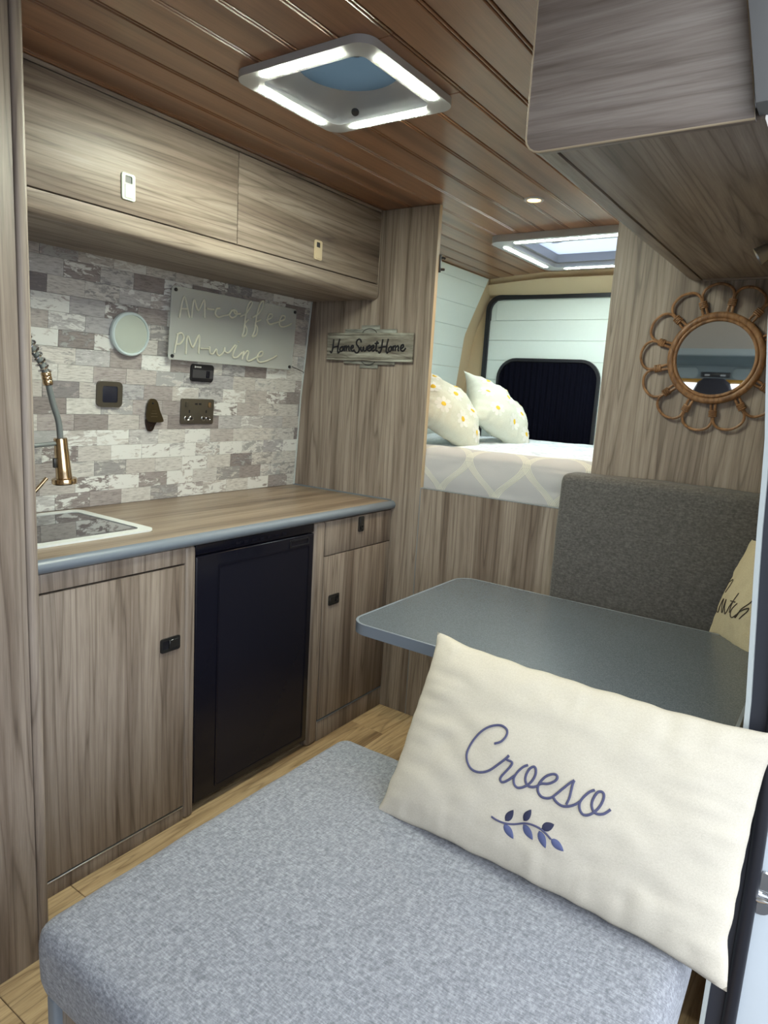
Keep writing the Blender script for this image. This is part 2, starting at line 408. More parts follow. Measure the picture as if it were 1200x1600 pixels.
class Pillow:
    def __init__(s, c, ex, ey, w, h, tf, tb, seed=0, pinch=(.05, .07), power=.55, wr=.006, ears=.02):
        s.c = Vector(c); s.ex = Vector(ex).normalized(); ey = Vector(ey); s.ey = (ey - s.ex * ey.dot(s.ex)).normalized(); s.n = s.ex.cross(s.ey)
        s.w, s.h, s.tf, s.tb, s.seed, s.pinch, s.p, s.wr, s.ears = w, h, tf, tb, seed, pinch, power, wr, ears
    def pt(s, u, v, side=1, lift=0.0):
        b = max(0.0, (1 - u * u) * (1 - v * v)) ** s.p
        x = s.w / 2 * u * (1 - s.pinch[0] * (1 - v * v)); y = s.h / 2 * v * (1 - s.pinch[1] * (1 - u * u))
        k = (abs(u) * abs(v)) ** 7
        x *= 1 - .022 * abs(v) ** 12; y *= 1 - .035 * abs(u) ** 12
        x += math.copysign(s.ears * k, u); y += math.copysign(s.ears * k, v)
        t = (s.tf if side > 0 else -s.tb) * b
        e = max(abs(u), abs(v))
        wr = s.wr * b * (mnoise.noise(Vector((u * 2.1, v * 2.1, s.seed))) + .7 * mnoise.noise(Vector((u * 6, v * 6, s.seed + 5))) * e)
        # gathered creases running in from the seams
        if e > .45:
            q = v if abs(u) > abs(v) else u * s.w / s.h
            wr += s.wr * 1.7 * b ** .5 * (e - .45) * mnoise.noise(Vector((q * 7 + s.seed, e * 1.2, s.seed)))
        jx = .0035 * mnoise.noise(Vector((v * 5, s.seed, 3))) * abs(u) ** 6; jy = .0035 * mnoise.noise(Vector((u * 7, s.seed, 8))) * abs(v) ** 6
        x += jx; y += jy
        t += (wr if side > 0 else -wr) + (lift if side > 0 else -lift)
        return s.c + s.ex * x + s.ey * y + s.n * t
    def inv(s, x, y):
        u, v = x / (s.w / 2), y / (s.h / 2)
        for _ in range(8):
            u = x / (s.w / 2) / (1 - s.pinch[0] * (1 - v * v)); v = y / (s.h / 2) / (1 - s.pinch[1] * (1 - u * u))
        return u, v
    def mesh(s, nu=56, nv=40):
        mb = MB(); f = lambda t: math.sin((t * 2 - 1) * PI / 2) * .35 + (t * 2 - 1) * .65
        V = {}
        for sd in (1, -1):
            for i in range(nu + 1):
                for j in range(nv + 1):
                    edge = i in (0, nu) or j in (0, nv)
                    if edge and sd < 0: V[(sd, i, j)] = V[(1, i, j)]
                    else: V[(sd, i, j)] = mb.bm.verts.new(s.pt(f(i / nu), f(j / nv), sd))
            for i in range(nu):
                for j in range(nv): mb.bm.faces.new((V[(sd, i, j)], V[(sd, i + 1, j)], V[(sd, i + 1, j + 1)], V[(sd, i, j + 1)]))
        return mb
    def on(s, x, y, lift): 
        u, v = s.inv(x, y); return s.pt(max(-1, min(1, u)), max(-1, min(1, v)), 1, lift)

# pen strokes of the lettering, in metres on the thing they stand on
CRO=[[(-0.1081,0.02),(-0.0967,0.0282),(-0.0906,0.0417),(-0.093,0.0522),(-0.1044,0.0564),(-0.1177,0.0536),(-0.1326,0.0442),(-0.1457,0.0292),(-0.1553,0.0093),(-0.1589,-0.0117),(-0.1558,-0.0253),(-0.1463,-0.0364),(-0.1336,-0.0413),(-0.1182,-0.0388),(-0.1034,-0.0301),(-0.0895,-0.0139),(-0.0786,0.0002),(-0.073,0.0095)],[(-0.073,0.0095),(-0.0755,0.0014),(-0.0641,0.0002),(-0.0635,-0.0059),(-0.0693,-0.0174),(-0.0757,-0.0292),(-0.0775,-0.0361),(-0.0737,-0.0403),(-0.0676,-0.0379),(-0.0599,-0.0304),(-0.052,-0.0203)],[(-0.0329,0.006),(-0.0408,-0.0006),(-0.0486,-0.0128),(-0.0521,-0.025),(-0.049,-0.0346),(-0.0419,-0.0386),(-0.0338,-0.0358),(-0.0252,-0.0285),(-0.0185,-0.0184),(-0.0151,-0.0064),(-0.0166,0.0037),(-0.0216,0.0071),(-0.028,0.001),(-0.0314,-0.011),(-0.0302,-0.0213),(-0.0237,-0.028),(-0.0156,-0.0279),(-0.0072,-0.0232),(-0.0013,-0.0163),(0.0117,-0.0114),(0.0219,-0.003),(0.0254,0.0043),(0.0217,0.0083),(0.0142,0.0067),(0.0051,-0.0003),(-0.0015,-0.0104),(-0.0048,-0.0207),(-0.0027,-0.0305),(0.005,-0.0365),(0.0145,-0.0363),(0.0228,-0.0324),(0.0287,-0.0257),(0.0396,-0.0097),(0.0494,0.0045),(0.0552,0.0111)],[(0.0552,0.0111),(0.0543,0.0034),(0.0546,-0.0083),(0.0549,-0.0199),(0.0525,-0.0325)],[(0.0257,-0.0284),(0.0329,-0.0344),(0.0447,-0.0376),(0.0561,-0.0346),(0.0675,-0.0266),(0.0754,-0.0171)],[(0.0927,0.0085),(0.085,0.002),(0.0778,-0.0095),(0.0741,-0.0211),(0.077,-0.0314),(0.0834,-0.0369),(0.0911,-0.0358),(0.0994,-0.0287),(0.1064,-0.0168),(0.1099,-0.0027),(0.1088,0.0069),(0.1036,0.0098),(0.0974,0.0054),(0.0936,-0.0076),(0.0943,-0.0174),(0.0989,-0.0247),(0.1064,-0.0274),(0.1156,-0.0239),(0.1212,-0.018),(0.1254,-0.0121)]]
BRANCH=[[(-0.0764,-0.1055),(-0.0632,-0.1071),(-0.0467,-0.1058),(-0.0316,-0.1011),(-0.0146,-0.0927),(0.0003,-0.0886),(0.0163,-0.0885),(0.03,-0.0923),(0.041,-0.0978)]]
LEAF=[[(-0.0486,-0.1021),(-0.0381,-0.078)],[(-0.0153,-0.0885),(-0.0057,-0.0645)],[(0.0207,-0.0875),(0.0404,-0.0722)],[(-0.0492,-0.1083),(-0.0262,-0.1254)],[(-0.0146,-0.0947),(0.0093,-0.112)],[(0.017,-0.0928),(0.0348,-0.1161)],[(0.0409,-0.0973),(0.0668,-0.1075)]]
HSH=[[(-0.1749,0.0286),(-0.1762,0.011),(-0.1779,-0.0066),(-0.1817,-0.0207),(-0.187,-0.0272),(-0.192,-0.0209)],[(-0.142,0.0305),(-0.147,0.0148),(-0.1503,-0.0062),(-0.1513,-0.0202),(-0.1477,-0.0265),(-0.1402,-0.0218)],[(-0.1789,-0.0066),(-0.1652,-0.0022),(-0.1469,-0.0009)],[(-0.1278,-0.0007),(-0.1375,-0.006),(-0.1391,-0.0166),(-0.132,-0.0199),(-0.1242,-0.0146),(-0.1238,-0.0052),(-0.1277,-0.0017),(-0.1171,-0.0041)],[(-0.1153,0.0029),(-0.1161,-0.0197)],[(-0.1156,-0.0058),(-0.1084,0.0013),(-0.1049,-0.0039),(-0.1058,-0.0188)],[(-0.1048,-0.0056),(-0.0962,0.0014),(-0.0914,-0.0037),(-0.0917,-0.0141),(-0.0869,-0.0186)],[(-0.0808,-0.0088),(-0.07,-0.0035),(-0.0713,0.0034),(-0.0784,0.0023),(-0.0823,-0.0071),(-0.079,-0.0157),(-0.0713,-0.0183),(-0.0627,-0.0137)],[(-0.0294,0.0158),(-0.0321,0.0243),(-0.0404,0.0294),(-0.0498,0.0259),(-0.0544,0.0156),(-0.0506,0.0053),(-0.0413,-0.0031),(-0.0384,-0.0134),(-0.0443,-0.0238),(-0.0553,-0.025),(-0.0623,-0.0189)],[(-0.0305,0.0004),(-0.0306,-0.0115),(-0.0258,-0.0176),(-0.0188,-0.0114),(-0.0173,-0.0011),(-0.0157,-0.013),(-0.0097,-0.0174),(-0.0028,-0.0111),(-0.001,0.0008)],[(0.0048,-0.0076),(0.0153,-0.0034),(0.0147,0.0043),(0.0083,0.0043),(0.0037,-0.0043),(0.0061,-0.0144),(0.0141,-0.017),(0.0215,-0.0125)],[(0.0241,-0.0074),(0.0345,-0.0032),(0.034,0.0046),(0.0276,0.0045),(0.023,-0.004),(0.0259,-0.0141),(0.0333,-0.0167),(0.0402,-0.0105)],[(0.0505,0.0232),(0.0475,0.0064),(0.0457,-0.0105),(0.0491,-0.0165),(0.0544,-0.0137)],[(0.0398,0.013),(0.0587,0.0149)],[(0.0778,0.0301),(0.0756,0.0134),(0.0735,-0.0034),(0.0695,-0.0185),(0.0636,-0.0237),(0.059,-0.0187)],[(0.1043,0.0319),(0.1004,0.0169),(0.0977,-0.0031),(0.0966,-0.0164),(0.1013,-0.0237),(0.1064,-0.0196)],[(0.06,-0.0035),(0.0808,0.0001),(0.1016,0.001)],[(0.118,0.0022),(0.1093,-0.0029),(0.1076,-0.0129),(0.1132,-0.0168),(0.1211,-0.0121),(0.1217,-0.0028),(0.1181,0.0012),(0.1286,-0.001)],[(0.1309,0.0056),(0.1297,-0.0159)],[(0.1299,-0.0027),(0.1376,0.0047),(0.1412,-0.0009),(0.1399,-0.0151)],[(0.1414,-0.0025),(0.1506,0.0048),(0.1551,-0.0007),(0.1538,-0.0106),(0.1582,-0.0155)],[(0.1656,-0.0062),(0.1773,-0.0004),(0.1778,0.0084),(0.1706,0.0084),(0.1653,-0.0022),(0.1672,-0.0114),(0.1744,-0.0152),(0.1822,-0.0125),(0.1895,-0.0019)]]
AMC=[[(-0.2836,0.022),(-0.268,0.0956),(-0.2395,0.0273)],[(-0.2776,0.0532),(-0.2501,0.0559)],[(-0.2311,0.0283),(-0.2247,0.0909),(-0.203,0.0562),(-0.1791,0.0973),(-0.1721,0.0353)],[(-0.1649,0.0687),(-0.1309,0.0686)],[(-0.1024,0.0769),(-0.1191,0.0728),(-0.1236,0.0549),(-0.1087,0.0453),(-0.0846,0.0528),(-0.0571,0.0608),(-0.0462,0.0786)],[(-0.0399,0.0794),(-0.0561,0.0633),(-0.0434,0.0508),(-0.0218,0.0605),(-0.0201,0.0749),(-0.0367,0.0798),(-0.0257,0.0671),(-0.0,0.0703)],[(0.001,0.0609),(0.0261,0.0735),(0.0495,0.1053),(0.0547,0.1194),(0.0426,0.1187),(0.0307,0.0932),(0.0249,0.0542),(0.0228,0.0106),(0.0166,-0.0119),(0.0344,-0.0038),(0.0376,0.017),(0.0249,0.0349),(0.0417,0.0537)],[(0.061,0.0633),(0.0933,0.0819),(0.114,0.1139),(0.1155,0.1312),(0.102,0.1269),(0.0882,0.0958),(0.0824,0.0561),(0.08,0.0166),(0.0703,-0.008),(0.0919,0.003),(0.0939,0.0279),(0.0801,0.046),(0.1096,0.0617)],[(0.1379,0.0626),(0.1651,0.0758),(0.1671,0.0885),(0.1507,0.0865),(0.1432,0.0657),(0.1574,0.0499),(0.1822,0.0552),(0.2034,0.0627),(0.2391,0.077),(0.241,0.091),(0.2226,0.0878),(0.2133,0.0613),(0.2241,0.0472),(0.2575,0.0534),(0.2865,0.067)],[(-0.2958,-0.1002),(-0.2852,-0.0316)],[(-0.2904,-0.0357),(-0.2689,-0.0291),(-0.2593,-0.0458),(-0.2718,-0.0648),(-0.2891,-0.0699)],[(-0.2457,-0.1007),(-0.2432,-0.0354),(-0.2175,-0.0734),(-0.1921,-0.028),(-0.1885,-0.0939)],[(-0.1824,-0.075),(-0.145,-0.0727)],[(-0.1397,-0.0644),(-0.1353,-0.0873),(-0.1211,-0.0885),(-0.1073,-0.071),(-0.1027,-0.0871),(-0.0897,-0.0932),(-0.0721,-0.0799),(-0.0676,-0.0605)],[(-0.0676,-0.0605),(-0.0629,-0.0767),(-0.0436,-0.0776),(-0.0142,-0.0462)],[(-0.0075,-0.048),(-0.0211,-0.0758),(-0.0226,-0.0928),(-0.0028,-0.0938),(0.0249,-0.072)],[(-0.0002,-0.0353),(0.0015,-0.0332)],[(0.0311,-0.0666),(0.0257,-0.099)],[(0.0271,-0.0866),(0.0479,-0.0652),(0.0565,-0.0695),(0.051,-0.0947),(0.0622,-0.1028),(0.1021,-0.0859)],[(0.1021,-0.0859),(0.1294,-0.0763),(0.1348,-0.0616),(0.1173,-0.0646),(0.1056,-0.0856),(0.1181,-0.1024),(0.15,-0.0987),(0.1849,-0.0849),(0.2166,-0.0695)]]

# ------------------------------------------------------------------ the van shell
ZC = 2.042
def wallx(z):      # inner face of the left side wall behind the kitchen
    P_ = [(.0, -.56), (.9, -.547), (1.3, -.524), (1.7, -.482), (2.06, -.43)]
    for (z0, x0), (z1, x1) in zip(P_, P_[1:]):
        if z <= z1: return x0 + (x1 - x0) * (z - z0) / (z1 - z0)
    return P_[-1][1]
def rightx(z):     # inner face of the right side wall / door jamb
    P_ = [(-.1, 1.452), (.5, 1.452), (.8, 1.446), (1.118, 1.42), (1.283, 1.411), (1.43, 1.393), (1.75, 1.362), (1.9, 1.33), (2.06, 1.29)]
    if z <= P_[0][0]: return P_[0][1]
    for (z0, x0), (z1, x1) in zip(P_, P_[1:]):
        if z <= z1: return x0 + (x1 - x0) * (z - z0) / (z1 - z0)
    return P_[-1][1]
HOLES = [(.275, .58, -1.09, -.80), (.145, .715, .60, 1.13)]
def minus_holes(x0, x1, y0, y1):
    rs = [(x0, x1, y0, y1)]
    for hx0, hx1, hy0, hy1 in HOLES:
        out = []
        for a, b, c, d in rs:
            if hx1 <= a or hx0 >= b or hy1 <= c or hy0 >= d: out.append((a, b, c, d)); continue
            if hy0 > c: out.append((a, b, c, hy0))
            if hy1 < d: out.append((a, b, hy1, d))
            c2, d2 = max(c, hy0), min(d, hy1)
            if hx0 > a: out.append((a, hx0, c2, d2))
            if hx1 < b: out.append((hx1, b, c2, d2))
        rs = out
    return rs
# floor
mb = MB(); mb.box(-.60, 1.46, -2.6, 1.65, -.06, -.004); floor = struct('floor', mb, CEIL_EDGE)
k = 0
for x0 in [-.6 + .19 * i for i in range(11)]:
    x1 = min(x0 + .1885, 1.46); y = -2.6 - random.random() * .6
    while y < .02:
        y1 = y + 1.22
        a, b = max(y, -2.6), min(y1 - .0015, .02)
        if b > a: struct('plank', MB().box(x0, x1, a, b, -.004, 0, .0012, 1), OAK, floor)
        y = y1
# ceiling: backing board and one object per tongue-and-groove plank
mb = MB()
for r in minus_holes(-.62, 1.50, -2.62, 1.66): mb.box(r[0], r[1], r[2], r[3], ZC + .012, ZC + .06)
ceiling = struct('ceiling', mb, CEIL_EDGE)
for i in range(-5, 12):
    x0, x1 = .11 * i + .0022, .11 * (i + 1) - .0022
    x0c, x1c = max(x0, -.46), min(x1, 1.30)
    if x1c <= x0c: continue
    mb = MB()
    for a, b, c, d in minus_holes(x0c, x1c, -2.60, 1.62):
        if abs(b - x1c) < 1e-6 and b - a > .015:   # board, then a moulded bead along the joint edge
            mb.box(a, b - .0085, c, d, ZC, ZC + .013, .0022, 1)
            mb.box(b - .0062, b, c, d, ZC + .0008, ZC + .013, .0018, 1)
        else: mb.box(a, b, c, d, ZC, ZC + .013, .0025 if b - a > .02 else 0, 1)
    struct('plank', mb, CEIL, ceiling)
# left wall: curved lining, printed-plank vinyl tiles set on it one by one
def sheet(xf, y0, y1, z0, z1, t, nz=14):
    mb = MB()
    mb.grid(lambda u, v: Vector((xf(z0 + (z1 - z0) * v), y0 + (y1 - y0) * u, z0 + (z1 - z0) * v)), 1, nz, 0)
    a = [f for f in mb.bm.faces]
    r = bmesh.ops.extrude_face_region(mb.bm, geom=a)
    bmesh.ops.translate(mb.bm, verts=[v for v in r['geom'] if isinstance(v, bmesh.types.BMVert)], vec=(t, 0, 0))
    return mb
wall_left = struct('wall_left', sheet(lambda z: wallx(z) - .0015, -2.6, 0, -.02, 2.06, -.03), GROUT)
TW, TH = .1205, .0515
tile_me = {}
nrow = 0
z = .9005
while z < 1.72:
    y = -1.60 + (TW / 2 if nrow % 2 else 0) + random.uniform(-.02, .02)
    while y < -.004:
        y1 = min(y + TW, -.004); y0 = max(y, -1.575)
        if y1 - y0 > .02:
            w = round(y1 - y0, 4)
            hh = TH if z + TH < 1.735 else 1.735 - z
            key = (w, round(hh, 3))
            if key not in tile_me:
                b = MB().box(0, .0022, -w / 2 + .0003, w / 2 - .0003, -hh / 2 + .0003, hh / 2 - .0003, .0005, 1)
                me = bpy.data.meshes.new('tile'); b.bm.to_mesh(me); b.bm.free(); me.materials.append(TILE); tile_me[key] = me
            o = bpy.data.objects.new('tile', tile_me[key]); COL.objects.link(o); o.parent = wall_left
            zc = z + hh / 2
            sl = (wallx(zc + .03) - wallx(zc - .03)) / .06
            o.location = (wallx(zc) + random.uniform(-.0012, .0), (y0 + y1) / 2, zc); o.rotation_euler = (0, math.atan(sl), 0)
        y += TW
    z += TH; nrow += 1
pts = [(wallx(zz) + .004, -.004, zz) for zz in (.90, 1.1, 1.3, 1.5, 1.72)]
struct('trim_1', MB().tube(pts, .0035, n=8), JAMBWHITE, None, 'pale strip down the corner edge of the tiled wall')
# bulkhead across the van
def panel(name, x0, x1, z0, z1, label=None, xf=None):
    return struct(name, MB().box(x0, x1, 0, .018, z0, z1, .0008, 1), WOOD_Z, None, label)
panel('wall_partition_left', -.575, .130, 0, ZC - .001)
panel('wall_partition_lower', .1325, 1.42, 0, .968)
mb = MB().prism([(.806, 0, .9685), (1.425, 0, .9685)] + [(rightx(zz) - .0, 0, zz) for zz in (1.2, 1.43, 1.75, 1.9, 2.04)] + [(.806, 0, 2.04)], (0, .018, 0))
struct('wall_partition_right', mb, WOOD_Z)
LIGHTEDGE = plain('pale_board_edge', (.50, .40, .27), .5)
struct('trim_2', MB().box(.1305, .1322, -.0008, .0185, .968, ZC - .002), LIGHTEDGE, None, 'pale edging on the free end of the left partition')
struct('trim_3', MB().box(.1302, .1324, -.0012, .002, .0, .9685), ALU, None, 'grey edging strip between partition and lower panel')
struct('trim_4', MB().box(.1326, .806, -.0012, .0185, .968, .971), ALU, None, 'grey edging strip along the top of the lower panel')
# rear: shiplap side wall, board by board
def shipx(z):
    P_ = [(.6, -.64), (1.05, -.615), (1.35, -.581), (1.71, -.541), (1.85, -.485), (2.05, -.40)]
    if z <= .6: return -.64
    for (z0, x0), (z1, x1) in zip(P_, P_[1:]):
        if z <= z1: return x0 + (x1 - x0) * (z - z0) / (z1 - z0)
    return -.40
wall_lr = struct('wall_left_rear', sheet(lambda z: shipx(z) - .008, .018, 1.66, -.02, 2.06, -.03, 20), BEIGE)
zz = .69
while zz < 2.02:
    z1 = min(zz + .1165, 2.036)
    e0, e1 = 1.50, 1.50
    mb = MB().grid(lambda u, v: Vector((shipx(zz + (z1 - zz) * v), .02 + 1.48 * u, zz + (z1 - zz) * v)), 1, 4)
    r = bmesh.ops.extrude_face_region(mb.bm, geom=list(mb.bm.faces))
    bmesh.ops.translate(mb.bm, verts=[v for v in r['geom'] if isinstance(v, bmesh.types.BMVert)], vec=(-.008, 0, 0))
    struct('board', mb, SHIP, wall_lr, angle=25)
    zz += .118
# rear wall lined in beige carpet, with a padded header
mb = MB().box(-.66, 1.50, 1.63, 1.66, -.02, 2.06)
wall_rear = struct('wall_rear', mb, BEIGE)
def hdr(u, v):
    x = -.46 + 1.76 * u
    yf = 1.545 - .15 * min(1, max(0, (x + .43) / .42)) ** .8
    if v < .5: a = v / .5; return Vector((x, yf + .012 * math.sin(a * PI), 2.044 - .035 * a))
    a = (v - .5) / .5; return Vector((x, yf + (1.628 - yf) * a + .0, 2.009 - .062 * a - .012 * math.sin(a * PI)))
struct('trim_5', MB().grid(hdr, 24, 12), BEIGE, None, 'beige carpeted header over the back door')
# rear door: rubber seal, white boards, black window frame
def yrect(x0, x1, z0, z1, r, n=8): return rrect((x0 + x1) / 2, (z0 + z1) / 2, x1 - x0, z1 - z0, r, n)
door = struct('door_1', MB().prism([(x, 1.612, z) for x, z in yrect(-.435, .43, .55, 1.94, .075)], (0, .016, 0)), SHIPX)
zb = .63
while zb < 1.93:
    z1 = min(zb + .1165, 1.935)
    inset = max(0, z1 - 1.86)
    s_ = .075 - math.sqrt(max(0, .075 ** 2 - inset ** 2)) if inset else 0
    struct('board', MB().box(-.43 + s_, .425 - s_, 1.604, 1.612, zb, z1, .0016, 1), SHIPX, door)
    zb += .118
mb = MB(); ring_prism(mb, yrect(-.452, .445, .53, 1.957, .09), yrect(-.425, .42, .56, 1.93, .065), lambda p: Vector((p[0], 1.588, p[1])), (0, .034, 0))
struct('seal', mb, RUBBER, door, 'black rubber door seal')
wfr = yrect(-.345, .295, .86, 1.587, .12)
mb = MB(); ring_prism(mb, wfr, yrect(-.328, .278, .88, 1.570, .105), lambda p: Vector((p[0], 1.586, p[1])), (0, .02, 0))
struct('window_frame', mb, RUBBER, door, 'black rounded window frame')
struct('window_pane', MB().prism([(x, 1.6035, z) for x, z in yrect(-.33, .28, .878, 1.572, .105)], (0, .002, 0)), GLOSSBLACK, door)
def pleat(u, v):
    x = -.324 + .598 * u
    dx = max(0, .105 - min(x + .328, .278 - x))
    top = 1.568 - (.105 - math.sqrt(max(0, .105 ** 2 - dx ** 2)))
    z = .90 + (top - .004 - .90) * v
    return Vector((x, 1.5955 + .0062 * math.sin(x * 2 * PI / .036 + .8 * math.sin(x * 9)) * (1 - .35 * v) - .001, z))
tag(obj('curtain', MB().grid(pleat, 220, 10), CURT, angle=80, loc=(-.025, 1.595, .9)), 'navy black pleated curtain filling the back door window', 'curtain')
# right side wall behind the jamb
struct('wall_right', sheet(lambda z: rightx(z) - .002, -.96, 1.66, -.02, 2.06, .03, 20), BEIGE)
# door jamb: pale strip, dark channel, rubber bulb
def jamb(dx0, dx1, y0, y1, n=26):
    mb = MB(); R = []
    for i in range(n + 1):
        z = -.1 + 2.02 * i / n; x = rightx(z)
        R.append([mb.bm.verts.new(p) for p in ((x + dx0, y0, z), (x + dx1, y0, z), (x + dx1, y1, z), (x + dx0, y1, z))])
    for A, B in zip(R, R[1:]):
        for k in range(4): mb.bm.faces.new((A[k], A[(k + 1) % 4], B[(k + 1) % 4], B[k]))
    mb.bm.faces.new(R[0]); mb.bm.faces.new(R[-1][::-1])
    return mb
struct('trim_6', jamb(-.0005, .0075, -1.0, -.955), JAMBWHITE, None, 'pale strip along the sliding door jamb', angle=60)
struct('trim_7', jamb(.0077, .052, -.985, -.955), NAVYTRIM, None, 'dark channel of the sliding door jamb', angle=60)
zs = [-.1 + 2.0 * i / 30 for i in range(31)]
struct('trim_8', MB().tube([(rightx(z) + .046, -.99, z) for z in zs], .0125, n=12), RUBBER, None, 'black rubber bulb seal of the sliding door')
struct('trim_9', MB().box(rightx(1.2) + .064, rightx(1.2) + .068, -1.004, -.99, .0, .12), NAVYTRIM) if 0 else None
HEADER = plain('mid_grey_header', (.20, .20, .20), .6)
struct('trim_9', MB().prism([(rightx(zz) + .001, -1.262, zz) for zz in (2.06, 1.9, 1.82, 1.735)] + [(1.47, -1.262, 1.735), (1.47, -1.262, 2.06)], (0, .05, 0), .003), HEADER, None, 'grey header over the side door opening')
# the opened sliding door standing outside, its leading edge towards us
d2 = struct('door_2', MB().prism([(1.498, -.978, -.35), (1.66, -.978, -.35), (1.66, -.978, 1.25), (1.60, -.978, 1.55), (1.43, -.978, 1.55), (1.47, -.978, 1.15), (1.498, -.978, .7)], (0, 1.2, 0), .004), WHITEPAINT, None, 'pale blue-white leading edge of the opened sliding door')
struct('rubber_stop', MB().box(1.500, 1.5035, -.990, -.978, .085, .215, .001, 1).box(1.5035, 1.513, -.988, -.978, .158, .165, .001, 1), BLACK, d2)
mb = MB().lathe([(.0, .0), (.024, .0), (.026, .003), (.024, .006), (.017, .006), (.0165, .004), (.0, .004)], (1.516, -.9785, .495), (0, -1, 0), 24)
mb.lathe([(.0, .0), (.020, .0), (.022, .003), (.0, .004)], (1.514, -.9785, .455), (0, -1, 0), 24)
la = struct('door_latch', mb, CHROME, d2, 'chrome door latch')
struct('latch_bar', MB().tube([(1.497, -.986, .468), (1.515, -.992, .470), (1.54, -.99, .471)], .0065, n=12), CHROME, la)
# outside ground
struct('ground', MB().box(-30, 30, -30, 30, -.62, -.6), TARMAC)
# front of the van (seen in the mirror): roof lining, overhead shelf, header rail, windscreen
wf = struct('wall_front', MB().box(-.62, 1.48, -4.35, -4.3, -.4, 1.15).box(-.64, -.60, -4.3, -2.6, -.4, 1.2).box(1.46, 1.50, -4.3, -2.55, -.4, 1.2), GREYPL2)
def arc_sheet(y0, z0, y1, z1, bulge, x0=-.62, x1=1.48, n=10, t=.02):
    mb = MB().grid(lambda u, v: Vector((x0 + (x1 - x0) * u, y0 + (y1 - y0) * v, z0 + (z1 - z0) * v + bulge * math.sin(v * PI))), 1, n)
    r = bmesh.ops.extrude_face_region(mb.bm, geom=list(mb.bm.faces))
    bmesh.ops.translate(mb.bm, verts=[v for v in r['geom'] if isinstance(v, bmesh.types.BMVert)], vec=(0, 0, t))
    return mb
struct('ceiling_cab', arc_sheet(-2.6, 2.03, -3.18, 1.775, .02), HEADL)
struct('trim_10', MB().box(-.62, 1.48, -3.24, -3.165, 1.735, 1.80, .012), GREYPL2, None, 'light grey lip of the overcab shelf')
struct('trim_11', arc_sheet(-3.22, 1.74, -3.42, 1.675, -.01), GREYPL, None, 'grey underside of the overcab shelf')
struct('trim_12', arc_sheet(-3.40, 1.69, -3.72, 1.585, .012), GREYPL2, None, 'light grey rail above the windscreen')
w1 = struct('window_1', MB().prism([(-.58, -3.72, 1.585), (1.44, -3.72, 1.585), (1.44, -4.3, 1.0), (-.58, -4.3, 1.0)], (0, .004, .004)), WINDSCR)
struct('sun_strip', MB().prism([(-.58, -3.705, 1.592), (1.44, -3.705, 1.592), (1.44, -3.733, 1.560), (-.58, -3.733, 1.560)], (0, .003, .003)), YEL, w1, 'yellow band along the top of the windscreen')

# ------------------------------------------------------------------ tall unit by the camera
t = thing('tall_cabinet', 'tall floor-to-ceiling driftwood cabinet at the left edge, its side grain upright', 'cabinet', (-.17, -1.98, 0))
obj('carcass', MB().box(-.50, .163, -2.40, -1.600, 0, ZC - .002, .002), WOOD_Z, t)
obj('edge_post', MB().box(-.50, .167, -1.5985, -1.575, 0, ZC - .002, .007, 3), WOOD_Z, t)
# ------------------------------------------------------------------ kitchen run
WB = .865
def seg_handle(name, parent, y, z, w, h, mat, hole, vertical=False, label=None, xf=0.0):
    """flush slide-latch plate on a front facing +x: rounded plate with a recessed finger slot and a slider"""
    mb = MB()
    ring_prism(mb, rrect(y, z, w, h, min(w, h) * .18), rrect(y + hole[0], z + hole[1], hole[2], hole[3], min(w, h) * .10), lambda p: Vector((xf, p[0], p[1])), (.0035, 0, 0))
    hd = obj(name, mb, mat, parent, label=None) if 0 else obj(name, mb, mat, parent)
    if label: hd['label'] = label
    obj('recess', MB().box(xf - .006, xf + .0004, y + hole[0] - hole[2] / 2 - .001, y + hole[0] + hole[2] / 2 + .001, z + hole[1] - hole[3] / 2 - .001, z + hole[1] + hole[3] / 2 + .001), BLACK, parent) if 0 else None
    return hd
t = thing('sink_cabinet', 'wide kitchen base cabinet with one big driftwood door under the sink', 'cabinet', (-.27, -1.3, 0))
obj('carcass', MB().box(-.52, -.020, -1.573, -1.020, .0, .70), WOOD_Z, t)
obj('top_rail', MB().box(-.018, 0, -1.573, -1.0575, .818, WB - .001, .0012), WOOD_Z, t)
obj('stile', MB().box(-.035, .001, -1.0555, -1.019, 0, WB - .001, .009, 4), WOOD_Z, t)
dr = obj('door', MB().box(-.018, 0, -1.573, -1.0585, .050, .8125, .0012), WOOD_Z, t)
obj('plinth', MB().box(-.018, -.001, -1.573, -1.0585, 0, .0415, .001), WOOD_Z, t)
obj('silver_strip', MB().box(-.014, .0008, -1.573, -1.0585, .0422, .0462, .0006, 1), SILVER, t)['label'] = 'thin silver strip under the door'
